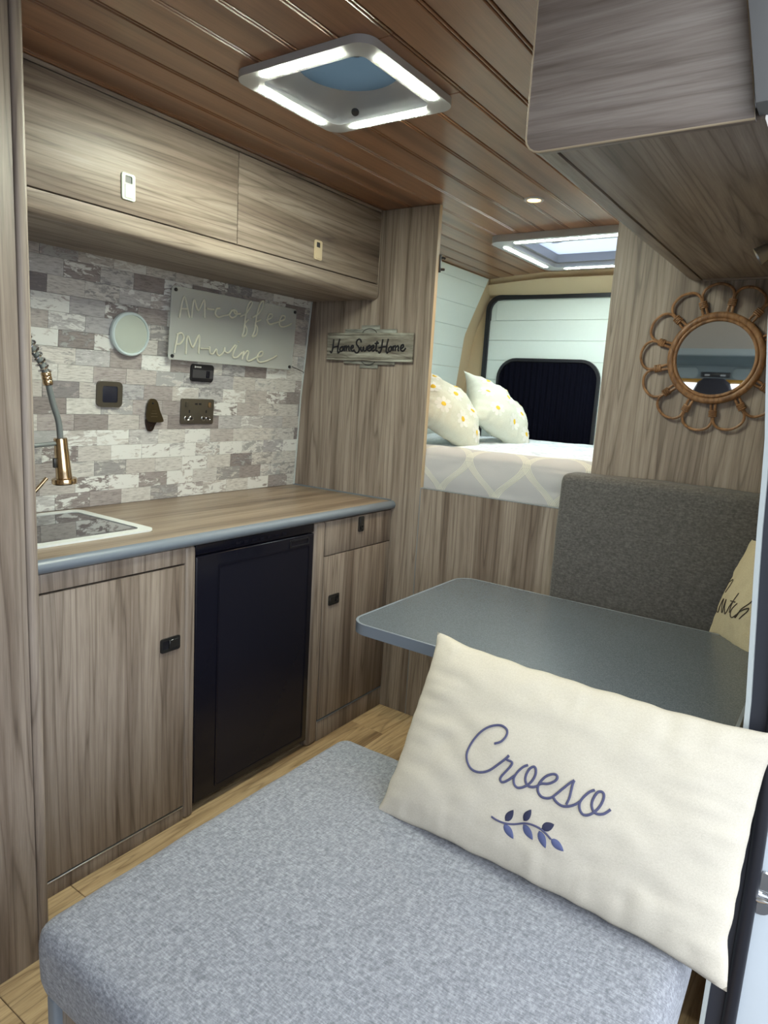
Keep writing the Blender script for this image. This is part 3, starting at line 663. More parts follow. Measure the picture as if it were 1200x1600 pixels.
def handle(parent, y, z, w, h, mat, mat2, slot, key=None, label=None):
    """slot: (dy, dz, w, h) of the finger opening, relative to the plate centre"""
    mb = MB()
    O_ = rrect(y, z, w, h, .006, 4); I_ = rrect(y + slot[0], z + slot[1], slot[2], slot[3], .003, 4)
    ring_prism(mb, O_, I_, lambda p: Vector((.0002, p[0], p[1])), (.0042, 0, 0))
    # raised slider beside the slot
    if w > h: sy, sz, sw, sh = y - math.copysign(1, slot[0]) * (w * .18), z, w * .50, h * .62
    else: sy, sz, sw, sh = y, z - math.copysign(1, slot[1]) * (h * .18), w * .62, h * .50
    mb.box(.0044, .0062, sy - sw / 2, sy + sw / 2, sz - sh / 2, sz + sh / 2, .0008, 1)
    if key: mb.lathe([(0, 0), (.0055, 0), (.0055, .004), (0, .0045)], (.004, y + key[0], z + key[1]), (1, 0, 0), 12)
    o = obj('handle', mb, mat, parent)
    obj('handle_slot', MB().box(.0003, .0016, y + slot[0] - slot[2] / 2, y + slot[0] + slot[2] / 2, z + slot[1] - slot[3] / 2, z + slot[1] + slot[3] / 2), BLACK, parent)
    if label: o['label'] = label
    return o
def handle_at(x, parent, *a, **k):
    o = handle(parent, *a, **k); o.location.x += x; return o
handle(dr, -1.111, .588, .067, .042, DARKPLATE, BLACK, (-.016, 0, .022, .026), label='dark rectangular slide latch')
# fridge
t = thing('fridge', 'gloss black under-counter fridge between the two base cabinets', 'fridge', (-.27, -.751, 0))
obj('body', MB().box(-.52, -.028, -1.0165, -.486, .022, .863, .004), BLACK, t)
obj('control_panel', MB().box(-.028, -.004, -1.0165, -.486, .8325, .863, .003), GLOSSBLACK, t)
fd = obj('door', MB().box(-.028, -.002, -1.0165, -.486, .030, .829, .005, 3), GLOSSBLACK, t)
mb = MB(); ring_prism(mb, rrect(-.7215, .422, .4225, .741, .006, 3), rrect(-.7215, .422, .4105, .729, .004, 3), lambda p: Vector((-.0021, p[0], p[1])), (.0028, 0, 0))
obj('door_moulding', mb, GLOSSBLACK, fd)
obj('door_inset', MB().box(-.004, -.0012, -.9265, -.5165, .058, .786), PANELBLACK, fd)
mb = MB(); ring_prism(mb, rrect(-.565, .806, .10, .026, .004, 3), rrect(-.565, .806, .09, .018, .003, 3), lambda p: Vector((-.0025, p[0], p[1])), (.0035, 0, 0))
obj('handle', mb, BLACK, fd)
mb = MB()
for k in range(7): mb.box(-.0042, -.0028, -.86 + .035 * k, -.842 + .035 * k, .842, .852)
obj('control_buttons', mb, PANELBLACK, t)
for k in range(2): obj('foot', MB().lathe([(0, 0), (.016, 0), (.016, .006), (.008, .008), (.008, .026), (0, .026)], (-.06, -.97 + .44 * k, 0), (0, 0, 1), 14), BLACK, t)
# drawer cabinet
t = thing('drawer_cabinet', 'narrow base cabinet with a drawer over a door, in the corner by the partition', 'cabinet', (-.27, -.24, 0))
obj('carcass', MB().box(-.52, -.020, -.482, -.002, 0, .83), WOOD_Z, t)
obj('stile', MB().box(-.035, .001, -.4825, -.4255, 0, WB - .001, .012, 4), WOOD_Z, t)
o = obj('drawer', MB().box(-.018, 0, -.4235, -.003, .7335, WB - .003, .0012), WOOD_Z, t)
handle(o, -.213, .828, .033, .060, DARKPLATE, BLACK, (0, -.016, .020, .020), key=(.0, -.016), label='gunmetal latch with a key')
o = obj('door', MB().box(-.018, 0, -.4235, -.003, .0885, .7295, .0012), WOOD_Z, t)
handle(o, -.363, .557, .062, .040, DARKPLATE, BLACK, (.014, 0, .022, .024), key=(.016, -.004), label='gunmetal latch with a key')
obj('plinth', MB().box(-.018, -.001, -.4235, -.003, 0, .0795, .001), WOOD_Z, t)
obj('silver_strip', MB().box(-.014, .0008, -.4235, -.003, .0802, .0842, .0006, 1), GREYEDGE_DK, t)
# worktop
t = thing('worktop', 'driftwood worktop with a rounded grey front edge along the kitchen run', 'worktop', (-.27, -.79, WB))
mb = MB()
for (a, b, c, d) in ((-.545, -.003, -1.090, -.001), (-.545, -.500, -1.573, -1.090), (-.105, -.003, -1.573, -1.090), (-.500, -.105, -1.573, -1.448)): mb.box(a, b, c, d, WB, .90)
obj('board', mb, WOOD_TOP, t)
obj('edge_band', MB().prism([(-.003 + .019 * math.cos(math.radians(a)), 0, .8825 + .0175 * math.sin(math.radians(a))) for a in range(-90, 91, 15)], (0, -1.573, 0)), GREYEDGE, t)
obj('back_strip', MB().prism([(-.545, -.003, .9002), (-.545, -.012, .9002), (-.545, -.003, .905)], (.54, 0, 0)), GREYEDGE_DK, t)['label'] = 'dark sealing strip along the partition'
# sink
t = thing('sink', 'inset sink under a smoked glass lid with a pale metal rim', 'sink', (-.30, -1.268, .90))
mb = MB(); ring_prism(mb, rrect(-.302, -1.268, .40, .376, .03, 5), rrect(-.302, -1.268, .338, .316, .022, 5), lambda p: Vector((p[0], p[1], .9005)), (0, 0, .006))
bmesh.ops.bevel(mb.bm, geom=[e for e in mb.bm.edges if abs(e.verts[0].co.z - e.verts[1].co.z) < 1e-6 and e.verts[0].co.z > .905 and len(e.link_faces) == 2 and abs(e.calc_face_angle(0)) > 1], offset=.002, segments=2, affect='EDGES')
obj('rim', mb, plain('pale_sink_rim', (.70, .74, .73), .3), t)
obj('glass_lid', MB().prism([(x, y, .9008) for x, y in rrect(-.302, -1.268, .337, .315, .022, 5)], (0, 0, .004)), SINKGLASS, t)
obj('basin', MB().box(-.47, -.135, -1.42, -1.115, .78, .895, .02), SILVER, t)
# tap
TAPX = -.35
t = thing('tap', 'pull-down spring tap with a polished bronze spray head over the sink', 'tap', (TAPX, -1.42, .90))
obj('base', MB().lathe([(0, 0), (.026, 0), (.026, .012), (.016, .02), (.016, .20), (0, .20)], (TAPX, -1.50, .9002), (0, 0, 1), 20), BRASS, t)
core = catmull([(TAPX, -1.50, 1.10), (TAPX, -1.50, 1.30), (TAPX, -1.475, 1.41), (TAPX, -1.41, 1.462), (TAPX, -1.33, 1.44), (TAPX, -1.283, 1.375), (TAPX, -1.262, 1.335)], 8)
obj('inner_hose', MB().tube(core, .0085, n=10), HOSE, t)
L = [0.0]
for a, b in zip(core, core[1:]): L.append(L[-1] + (b - a).length)
sp = []; turns = L[-1] / .017; i = 0; N = int(turns * 14)
for k in range(N + 1):
    s_ = L[-1] * k / N
    while i < len(L) - 2 and L[i + 1] < s_: i += 1
    f = (s_ - L[i]) / max(1e-9, L[i + 1] - L[i]); p = core[i].lerp(core[i + 1], f); d = (core[i + 1] - core[i]).normalized()
    a = Vector((1, 0, 0)); b = d.cross(a).normalized(); an = 2 * PI * turns * k / N
    sp.append(p + (a * math.cos(an) + b * math.sin(an)) * .0135)
obj('spring', MB().tube(sp, .0033, n=6), CHROME, t)
dd = Vector((0, .10, -.33)).normalized()
c0 = Vector((TAPX, -1.262, 1.337))
mb = MB().lathe([(0, 0), (.012, 0), (.0135, .004), (.0135, .010), (.0125, .012), (.0135, .014), (.0135, .020), (.0125, .022), (.0135, .024), (.0135, .032), (.012, .036), (0, .036)], c0, Vector((0, .008, -.04)), 20)
obj('ferrule', mb, BRASS, t)
obj('hose', MB().tube(catmull([(TAPX, -1.255, 1.303), (TAPX, -1.243, 1.25), (TAPX, -1.228, 1.20), (TAPX, -1.2235, 1.15)], 6), .0085, n=12), HOSE, t)
mb = MB().lathe([(0, 0), (.0175, 0), (.0185, .003), (.0185, .030), (.0195, .032), (.0215, .10), (.0225, .116), (.0335, .118), (.0345, .121), (.0345, .131), (.032, .134), (0, .134)], (TAPX, -1.2235, 1.152), (0, .010, -.134), 28)
sh = obj('spray_head', mb, BRASS, t)
obj('spray_button', MB().box(TAPX - .006, TAPX + .006, -1.2465, -1.2375, 1.066, 1.095, .003), DARKPLATE, sh)
obj('holder_arm', MB().tube([(TAPX, -1.50, 1.114), (TAPX, -1.24, 1.137)], .0062, n=10), HOSE, t)
obj('lever', MB().tube([(TAPX + .012, -1.49, .965), (TAPX + .05, -1.345, .995), (TAPX + .05, -1.295, 1.046)], .0055, n=10), BRASS, t)
# ------------------------------------------------------------------ overhead cabinet
OX = -.127
t = thing('overhead_cabinet', 'long driftwood overhead cabinet with two lift doors above the tiled wall', 'cabinet', (-.3, -.79, 1.70))
mb = MB().prism([(wallx(1.702) + .004, -.004, 1.702), (OX - .045, -.004, 1.702), (OX - .022, -.004, 1.712), (OX - .022, -.004, 2.040), (wallx(2.04) + .004, -.004, 2.040)], (0, -1.568, 0))
obj('carcass', mb, WOOD_Y, t)
rail = [(OX - .05, 1.7022), (OX - .024, 1.7028), (OX - .011, 1.706), (OX - .003, 1.714), (OX, 1.726), (OX, 1.7575), (OX - .02, 1.7575)]
obj('bottom_rail', MB().prism([(x, -.012, z) for x, z in rail], (0, -1.560, 0)), WOOD_Y, t)
obj('top_strip', MB().box(OX - .018, OX - .001, -1.572, -.012, 2.030, 2.0405), WOOD_Y, t)
obj('end_strip', MB().prism([(OX - .06, -.0115, 1.701), (OX - .02, -.0115, 1.701), (OX - .004, -.0115, 1.710), (OX + .001, -.0115, 1.724), (OX + .001, -.0115, 2.0405), (OX - .06, -.0115, 2.0405)], (0, .010, 0), .001), WOOD_Z, t)
for (a, b, hy, hm, hl) in ((-1.572, -.7675, -1.152, CREAMPLATE, 'white slide latch'), (-.7645, -.0125, -.386, CREAMPLATE2, 'almond slide latch')):
    o = obj('door', MB().box(OX - .018, OX, a, b, 1.7615, 2.0275, .0010), WOOD_Y, t)
    handle_at(OX, o, hy, 1.826 if hy < -1 else 1.817, .040, .066, hm, BLACK, (0, .018, .021, .018), label=hl)
    for ch in o.children:
        if ch.name.startswith('handle_slot'): ch.location.x += OX
# ------------------------------------------------------------------ things on the tiled wall
def wp(y, z, off): 
    sl = (wallx(z + .02) - wallx(z - .02)) / .04; n = Vector((1, 0, -sl)).normalized()
    return Vector((wallx(z) + .002, y, z)) + n * off
def wframe(y, z):
    sl = (wallx(z + .02) - wallx(z - .02)) / .04; n = Vector((1, 0, -sl)).normalized(); up = Vector((sl, 0, 1)).normalized()
    o = wp(y, z, 0)
    return o, n, Vector((0, 1, 0)), up
def w3(fr, off=0.0): o, n, e1, e2 = fr; return lambda p: o + e1 * p[0] + e2 * p[1] + n * off
fr = wframe(-.891, 1.478)
t = thing('wall_light', 'round pale wall light, switched off, left of the script sign', 'light', fr[0])
obj('rim', MB().lathe([(0, .0), (.068, 0), (.0715, .004), (.0715, .016), (.068, .020), (.063, .020), (.062, .016)], fr[0], fr[1], 48), LAMPRING, t)
obj('diffuser', MB().lathe([(0, .021), (.03, .0205), (.055, .019), (.0625, .0165), (.0625, .010), (0, .010)], fr[0], fr[1], 48), LAMPGL, t)
fr = wframe(-.953, 1.277)
t = thing('light_switch', 'square pewter-framed rocker switch below the round light', 'switch', fr[0])
f3 = w3(fr)
mb = MB(); ring_prism(mb, rrect(0, 0, .092, .084, .015, 5), rrect(0, 0, .056, .054, .007, 5), f3, fr[1] * .010)
obj('frame', mb, PLATE, t)
obj('rocker', MB().prism([f3(p) for p in rrect(0, 0, .055, .053, .006, 5)], fr[1] * .0085, .0015), plain('dark_navy_rocker', (.014, .016, .030), .35), t)
# bottle opener
fr = wframe(-.783, 1.212); f3 = w3(fr)
t = thing('bottle_opener', 'antique bronze wall-mounted bottle opener beside the socket', 'bottle opener', fr[0])
out = catmull([(-.022, .048), (-.006, .056), (.012, .048), (.026, .012), (.041, -.018), (.036, -.026), (-.006, -.026), (-.026, -.020), (-.029, .01)], 5, True)
obj('plate', MB().prism([f3(p) + fr[1] * .010 for p in out], fr[1] * .006, .0015), ANTIQUE, t)
out = catmull([(-.024, -.016), (.022, -.016), (.012, -.038), (.004, -.056), (-.010, -.060), (-.020, -.050)], 5, True)
obj('lip', MB().prism([f3(p) + fr[1] * .001 for p in out], fr[1] * .007, .0012), plain('dark_bronze_lip', (.035, .022, .018), .4, metal=.6), t)
for p in ((-.006, .040), (-.006, -.048)): obj('screw', MB().lathe([(0, 0), (.004, 0), (.003, .002), (0, .0025)], f3(p) + fr[1] * (.016 if p[1] > 0 else .008), fr[1], 10), BLACK, t)
mb = MB()
for j, wd in ((.014, .018), (.004, .024), (-.006, .028)): mb.box(0, .0006, -wd / 2, wd / 2, j - .0015, j + .0015)
mb.xform(Matrix.Translation(f3((0, 0)) + fr[1] * .0162))
obj('embossing', mb, plain('worn_bronze', (.14, .11, .065), .4, metal=.8), t)
# USB / 12 V panel
fr = wframe(-.572, 1.3675); f3 = w3(fr)
t = thing('power_panel', 'small black low-voltage outlet panel just under the script sign', 'outlet', fr[0])
obj('plate', MB().prism([f3(p) for p in rrect(0, 0, .104, .064, .010, 5)], fr[1] * .010, .002), BLACK, t)
obj('grey_band', MB().prism([f3(p) + fr[1] * .0101 for p in rrect(0, -.003, .096, .030, .002, 2)], fr[1] * .0015), plain('charcoal_band', (.05, .05, .056), .4), t)
obj('rocker', MB().prism([f3(p) + fr[1] * .0115 for p in rrect(.022, -.003, .014, .026, .002, 2)], fr[1] * .004, .001), GLOSSBLACK, t)
mb = MB()
for k, w_ in enumerate((.004, .003, .004, .0035, .0035, .004)): mb.prism([f3(p) + fr[1] * .0101 for p in rrect(-.038 + .0052 * k, .022, w_, .005 if k else .007, .0008, 1)], fr[1] * .0006)
obj('lettering', mb, plain('pale_print', (.55, .55, .55), .5), t)
# double socket
fr = wframe(-.5815, 1.2245); f3 = w3(fr)
t = thing('double_socket', 'pewter double mains socket with switches and USB ports, right of the bottle opener', 'socket', fr[0])
obj('plate', MB().prism([f3(p) for p in rrect(0, 0, .155, .094, .006, 4)], fr[1] * .007, .0015), PLATE, t)
for k, xx in enumerate((-.053, .053)):
    obj('rocker', MB().prism([f3(p) + fr[1] * .0071 for p in rrect(xx, .026, .013, .020, .002, 2)], fr[1] * .005, .001), PLATE if not k else BRASS, t)
mb = MB()
for xx in (-.009, .009): mb.prism([f3(p) + fr[1] * .0071 for p in rrect(xx, .028, .012, .007, .001, 1)], fr[1] * .0008)
obj('usb_ports', mb, BLACK, t)
for cx in (-.040, .040):
    mb = MB()
    for px, pz, w_, h_ in ((0, .000, .006, .011), (-.011, -.026, .0075, .006), (.011, -.026, .0075, .006)): mb.prism([f3(p) + fr[1] * .0071 for p in rrect(cx + px, pz, w_, h_, .001, 1)], fr[1] * .0007)
    obj('pin_holes', mb, BLACK, t)
    mb = MB()
    for px in (-.011, .011): mb.tube([f3((cx + px + .010 * math.cos(a * PI / 8), -.026 + .009 * math.sin(a * PI / 8))) + fr[1] * .0072 for a in range(16)], .0008, True, 5)
    obj('pin_surround', mb, CHROME, t)
# acrylic neon sign
O_ = Vector((-.478, -.43, 1.53)); e1 = Vector((0, 1, 0)); e2 = Vector((.0807, 0, .9967)); nn = Vector((.9967, 0, -.0807))
t = thing('script_sign', 'clear acrylic sign reading AM-coffee PM-wine in unlit neon script', 'sign', O_)
P2 = lambda p, off=0.0: O_ + e1 * p[0] + e2 * p[1] + nn * off
obj('acrylic_panel', MB().prism([P2(p, .004) for p in rrect(-.002, .0015, .634, .250, .012, 4)], nn * .004, .0008, 1), ACRYL, t)
for p in ((-.303, .1135), (.302, .1135), (.299, -.1105), (-.303, -.1105)):
    obj('standoff_screw', MB().lathe([(0, -.014), (.004, -.014), (.004, .008), (.0062, .008), (.0062, .012), (0, .013)], P2(p), nn, 14), BLACK, t)
for nm, rows in (('lettering_am_coffee', AMC[:9]), ('lettering_pm_wine', AMC[9:])):
    mb = MB()
    for st in rows: mb.tube(catmull([P2(p, .0105) for p in st], 5), .0032, n=6)
    obj('script_lettering', mb, NEON, t)['label'] = 'neon tube script AM-coffee' if 'am' in nm else 'neon tube script PM-wine'
obj('supply_cable', MB().tube(catmull([P2((.295, -.10), -.002), P2((.32, -.106), -.008), P2((.40, -.125), -.008), (wallx(1.40) + .006, -.006, 1.40)], 5), .0016, n=6), BLACK, t)
# wooden sign on the partition
O2 = Vector((-.16, -.001, 1.516))
t = thing('wooden_sign', 'weathered wooden board sign reading HomeSweetHome on the partition', 'sign', O2)
R2 = lambda p, y: Vector((O2.x + p[0], y, O2.z + p[1]))
def bd(name, x0, x1, z0, z1, y0, th, mat, lab=None):
    o = obj(name, MB().box(O2.x + x0, O2.x + x1, y0 - th, y0, O2.z + z0, O2.z + z1, .0012, 1), mat, t)
    return o
bd('backing_board', -.042, .050, -.0855, .0860, -.001, .005, WEATHER)
bd('backing_board', -.124, .1355, -.0705, .0705, -.006, .004, WEATHER)
bd('front_board', -.212, .2225, .0462, .0550, -.010, .007, WEATHER2)
bd('front_board', -.212, .2225, -.0470, .0455, -.010, .007, WEATHER2)
bd('front_board', -.212, .2225, -.0575, -.0477, -.010, .007, WEATHER2)
mb = MB()
for st in HSH: mb.tube(catmull([R2(p, -.0185) for p in st], 4), .0036, n=6)
obj('lettering', mb, BLACK, t)['label'] = 'black script HomeSweetHome'
CHARC = plain('charcoal_paint', (.05, .05, .045), .7)
for sg in (1, -1): obj('scroll_line', MB().tube([R2((.004 + .036 * math.cos(a * PI / 10), sg * (.052 + .020 * math.sin(a * PI / 10))), -.0108) for a in range(11)], .0018, n=5), CHARC, t)
# rail bracket behind the partition
t = thing('curtain_bracket', 'small black curtain bracket at the top edge of the sleeping opening', 'bracket', (.128, .03, 1.83))
obj('plate', MB().box(.122, .137, .020, .030, 1.800, 1.865, .002), BLACK, t)
obj('arm', MB().tube([(.130, .028, 1.852), (.138, .036, 1.855), (.141, .045, 1.853)], .005, n=8), BLACK, t)
obj('arm', MB().tube([(.130, .028, 1.812), (.138, .036, 1.812), (.141, .045, 1.813)], .005, n=8), BLACK, t)

# ------------------------------------------------------------------ roof vent with light strips
def led_bar(parent, cx, cy, z, L, w, along_x, mat):
    pts = rrect(cx, cy, L if along_x else w, w if along_x else L, w * .49, 5)
    o = obj('light_strip', MB().prism([(x, y, z) for x, y in pts], (0, 0, .009), .0025, 2), mat, parent); o['label'] = 'glowing light strip'; return o
VX, VY, VZ = .428, -.945, 2.025
t = thing('roof_vent', 'square white roof vent with four lit strips and a round blue-tinted dome', 'vent', (VX, VY, VZ))
mb = MB(); ring_prism(mb, rrect(VX, VY, .385, .375, .040, 8), rrect(VX, VY, .292, .282, .022, 8), lambda p: Vector((p[0], p[1], VZ)), (0, 0, ZC - VZ - .0005))
bmesh.ops.bevel(mb.bm, geom=[e for e in mb.bm.edges if all(abs(v.co.z - VZ) < 1e-5 for v in e.verts) and abs(e.calc_face_angle(0)) > 1], offset=.007, segments=3, affect='EDGES')
obj('frame', mb, WHITEPL, t)
# funnel from the square opening up to the round dome
def funnel(u, v):
    a = 2 * PI * u; c, s_ = math.cos(a), math.sin(a)
    m_ = max(abs(c), abs(s_)); q = Vector((c / m_ * .145, s_ / m_ * .140)); rd = Vector((c * .122, s_ * .122))
    p = q.lerp(rd, v ** 1.5); return Vector((VX + p.x, VY + p.y, VZ + .010 + .046 * v))
obj('recess', MB().grid(funnel, 64, 8), WHITEPL, t, angle=60)
obj('dome', MB().lathe([(.124, .0), (.115, .012), (.085, .026), (.04, .036), (0, .040)], (VX, VY, VZ + .055), (0, 0, 1), 40), DOME, t)
mb = MB().lathe([(0, -.006), (.012, -.006), (.014, 0), (0, .006)], (VX + .02, VY, VZ + .086), (0, 0, 1), 16)
for k in range(0):
    a = 2 * PI * k / 5
    b = [(VX + .016 * math.cos(a - .4), VY + .016 * math.sin(a - .4)), (VX + .095 * math.cos(a - .42), VY + .095 * math.sin(a - .42)), (VX + .095 * math.cos(a + .2), VY + .095 * math.sin(a + .2)), (VX + .016 * math.cos(a + .4), VY + .016 * math.sin(a + .4))]
    mb.prism([(x, y, VZ + .082) for x, y in b], (0, 0, .002))
obj('hub', mb, plain('smoky_hub', (.06, .09, .12), .3), t)
obj('sensor', MB().lathe([(0, -.002), (.008, -.001), (.010, .002), (.010, .006), (0, .006)], (VX - .065, VY + .115, VZ + .0085), (-.3, .5, 1), 16), BLACK, t)
for sx, sy in ((0, -1), (0, 1), (-1, 0), (1, 0)):
    led_bar(t, VX + sx * .170, VY + sy * .165, VZ - .0015, .235, .021, sx == 0, LED)
# rear skylight
SX, SY, SZ = .43, .87, 2.012
t = thing('skylight', 'large white framed skylight with lit strips above the bed', 'skylight', (SX, SY, SZ))
mb = MB(); ring_prism(mb, rrect(SX, SY, .72, .70, .06, 8), rrect(SX, SY, .565, .53, .02, 8), lambda p: Vector((p[0], p[1], SZ)), (0, 0, ZC - SZ - .0005))
bmesh.ops.bevel(mb.bm, geom=[e for e in mb.bm.edges if all(abs(v.co.z - SZ) < 1e-5 for v in e.verts) and abs(e.calc_face_angle(0)) > 1], offset=.008, segments=3, affect='EDGES')
obj('frame', mb, WHITEPL, t)
mb = MB(); ring_prism(mb, rrect(SX, SY, .566, .531, .018, 4), rrect(SX, SY, .530, .495, .012, 4), lambda p: Vector((p[0], p[1], SZ + .02)), (0, 0, .06))
obj('inner_frame', mb, plain('grey_sash', (.33, .34, .36), .4), t)
obj('pane', MB().box(SX - .27, SX + .27, SY - .25, SY + .25, SZ + .058, SZ + .062), BLIND, t)
mb = MB()
for k, (w_, yy) in enumerate(((.035, 0), (.05, .012), (.05, .02), (.03, .028))):
    mb.box(SX - .20, SX - .20 + w_, SY - .03 + yy, SY - .026 + yy, SZ + .0572, SZ + .0578)
obj('printed_label', mb, plain('grey_print', (.25, .25, .28), .6), t)
for sx, sy in ((0, -1), (0, 1), (-1, 0), (1, 0)):
    L_ = .50
    led_bar(t, SX + sx * .322, SY + sy * .308, SZ - .0012, L_, .022, sx == 0, LEDR)
# warm downlight
DX, DY = .471, .078
t = thing('downlight', 'small round warm downlight in the ceiling in front of the skylight', 'light', (DX, DY, ZC))
obj('bezel', MB().lathe([(.024, .0), (.024, -.005), (.034, -.004), (.036, 0), (.024, .0)], (DX, DY, ZC), (0, 0, 1), 28), WHITEPL, t)
obj('lens', MB().lathe([(0, -.0045), (.020, -.004), (.0238, -.001), (0, -.001)], (DX, DY, ZC), (0, 0, 1), 24), WARM, t)
ld = bpy.data.lights.new('downlight_lamp', 'SPOT'); ld.energy = 7; ld.color = (1, .66, .34); ld.spot_size = math.radians(130); ld.spot_blend = .8; ld.shadow_soft_size = .02
lo = bpy.data.objects.new('downlight_lamp', ld); COL.objects.link(lo); lo.parent = t; lo.location = (0, 0, -.012)
# ------------------------------------------------------------------ overhead locker on the right
LX, LY, LZ = 1.033, -1.235, 1.728
t = thing('overhead_locker', 'driftwood overhead locker upper right with a pale-edged end panel', 'cabinet', (1.2, -.62, LZ))
def endpoly(ins=0.0, y=LY, x0=LX):
    c = [(x0 + ins, 2.040), (x0 + ins, LZ + .022)]
    c += [(x0 + ins + .024 * (1 - math.cos(a)), LZ + .022 - (.024 - ins) * math.sin(a)) for a in (.4, .8, 1.2, 1.57)]
    c += [(rightx(zz) - .002 - ins, zz + (ins if i == 0 else 0)) for i, zz in enumerate((LZ - .002, 1.82, 1.9, 2.04))]
    return [(x, y, z) for x, z in c]
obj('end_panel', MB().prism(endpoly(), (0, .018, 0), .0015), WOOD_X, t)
mb = MB()
cl = [Vector(p) for p in endpoly(0, LY + .001)]
obj('edge_band', MB().tube(cl, .0018, True, 6), LIGHTEDGE, t)['label'] = 'pale edge band round the end panel'
obj('door', MB().box(LX + .001, LX + .019, LY + .020, -.003, LZ + .030, 2.036, .0012), WOOD_Y, t)
rl = [(LX + .002, LZ + .0285), (LX + .002, LZ + .020), (LX + .008, LZ + .007), (LX + .022, LZ + .0008), (LX + .045, LZ + .0), (LX + .045, LZ + .0285)]
obj('bottom_rail', MB().prism([(x, LY + .019, z) for x, z in rl], (0, -LY - .021, 0)), WOOD_Y, t)
obj('bottom_panel', MB().box(LX + .048, 1.372, LY + .019, -.002, LZ + .0025, LZ + .018), WOOD_Y, t)
obj('dark_bead', MB().box(LX + .0452, LX + .0478, LY + .019, -.002, LZ + .006, LZ + .018), CEIL_EDGE, t)  # near-black strip filling the joint between rail and bottom panel
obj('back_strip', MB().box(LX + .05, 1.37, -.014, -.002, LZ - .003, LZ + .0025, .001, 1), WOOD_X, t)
# little chrome reading lamp at the right edge
t = thing('reading_lamp', 'small silver reading lamp under the right overhead locker', 'lamp', (1.30, -.46, LZ))
obj('stem', MB().tube([(1.31, -.46, LZ + .002), (1.31, -.46, LZ - .012)], .007, n=12), CHROME, t)
obj('shade', MB().lathe([(0, .030), (.010, .028), (.013, .018), (.021, -.024), (.020, -.024), (.012, .016), (0, .018)], (1.303, -.46, LZ - .016), (.75, .1, .5), 24), SILVER, t)
# ------------------------------------------------------------------ rattan mirror
MX, MZ = 1.147, 1.497
t = thing('rattan_mirror', 'round wall mirror in a daisy-shaped rattan frame on the right partition', 'mirror', (MX, 0, MZ))
RP = lambda r, a, y: Vector((MX + r * math.cos(a), y, MZ + r * math.sin(a)))
obj('mirror_glass', MB().lathe([(0, 0), (.113, 0), (.113, .004), (0, .004)], (MX, -.016, MZ), (0, -1, 0), 64), MIRROR, t)
obj('backing_disc', MB().lathe([(0, 0), (.118, 0), (.118, .0135), (0, .0135)], (MX, -.001, MZ), (0, -1, 0), 48), RATTAN, t)
for rr, th, yy in ((.1135, .0055, -.0215), (.1265, .0105, -.016)):
    obj('rattan_ring', MB().tube([RP(rr, 2 * PI * k / 72, yy) for k in range(72)], th, True, 12), RATTAN, t)
NP = 13
a0 = math.radians(95)
hw = PI / NP
for k in range(NP):
    a = a0 + 2 * PI * k / NP
    pr = [(.128, -hw * .80), (.150, -hw * .84), (.172, -hw * .95), (.194, -hw * .93), (.212, -hw * .60), (.2195, 0), (.212, hw * .60), (.194, hw * .93), (.172, hw * .95), (.150, hw * .84), (.128, hw * .80)]
    obj('petal_loop', MB().tube(catmull([RP(r, a + d, -.011 - .002 * (k % 2)) for r, d in pr], 5), .0041, n=8), RATTAN, t)
    b = a + hw; mb = MB()
    for j in range(4):
        c = RP(.158 + .0052 * j, b, -.012); e_r = RP(1, b, 0) - RP(0, b, 0); e_t = Vector((-math.sin(b), 0, math.cos(b)))
        w_ = .0098
        mb.tube([c + e_t * (w_ * math.cos(q)) + Vector((0, 1, 0)) * (.0062 * math.sin(q)) for q in [2 * PI * i / 14 for i in range(14)]], .0027, True, 6)
    obj('cane_binding', mb, RATTAN, t)
# ------------------------------------------------------------------ bed
t = thing('sleeping_platform', 'boxed-in sleeping platform behind the lower panel', 'bed', (.4, .76, 0))
obj('platform', MB().box(-.575, 1.40, .022, 1.50, 0, .94, .002), WOOD_Y, t)
t = thing('duvet', 'grey mattress cover with cream ogee cord pattern, white on top', 'bedding', (.4, .76, .95))
obj('mattress', soft_box(-.585, 1.38, .06, 1.50, .942, 1.085, .04, .004, seed=3), SHEET, t)
def duvet_front(u, v):
    x = -.585 + 1.965 * u; q = v * .30      # arc length: up the front, over the edge, back across the top
    n = mnoise.noise(Vector((x * 5, v * 3, 2))) * .010 + mnoise.noise(Vector((x * 14, v * 5, 9))) * .004
    sag = .010 * math.sin(x * 9) * (1 - v)
    H_ = .135
    if q < H_: return Vector((x, .026 + .006 * math.sin(q / H_ * PI) * -1 - abs(n) * .8, .966 + q))
    if q < H_ + .08:
        a = (q - H_) / .08 * PI / 2; return Vector((x, .026 + .05 * (1 - math.cos(a)), .966 + H_ + .030 * math.sin(a) + n * .8 + .002))
    return Vector((x, .076 + (q - H_ - .08), .966 + H_ + .030 + n * .8 + .004 - .05 * (q - H_ - .08)))
mb = MB(); mb.grid(duvet_front, 150, 40)
uvl = mb.bm.loops.layers.uv.new('UVMap')
for f in mb.bm.faces:
    for l in f.loops:
        pass
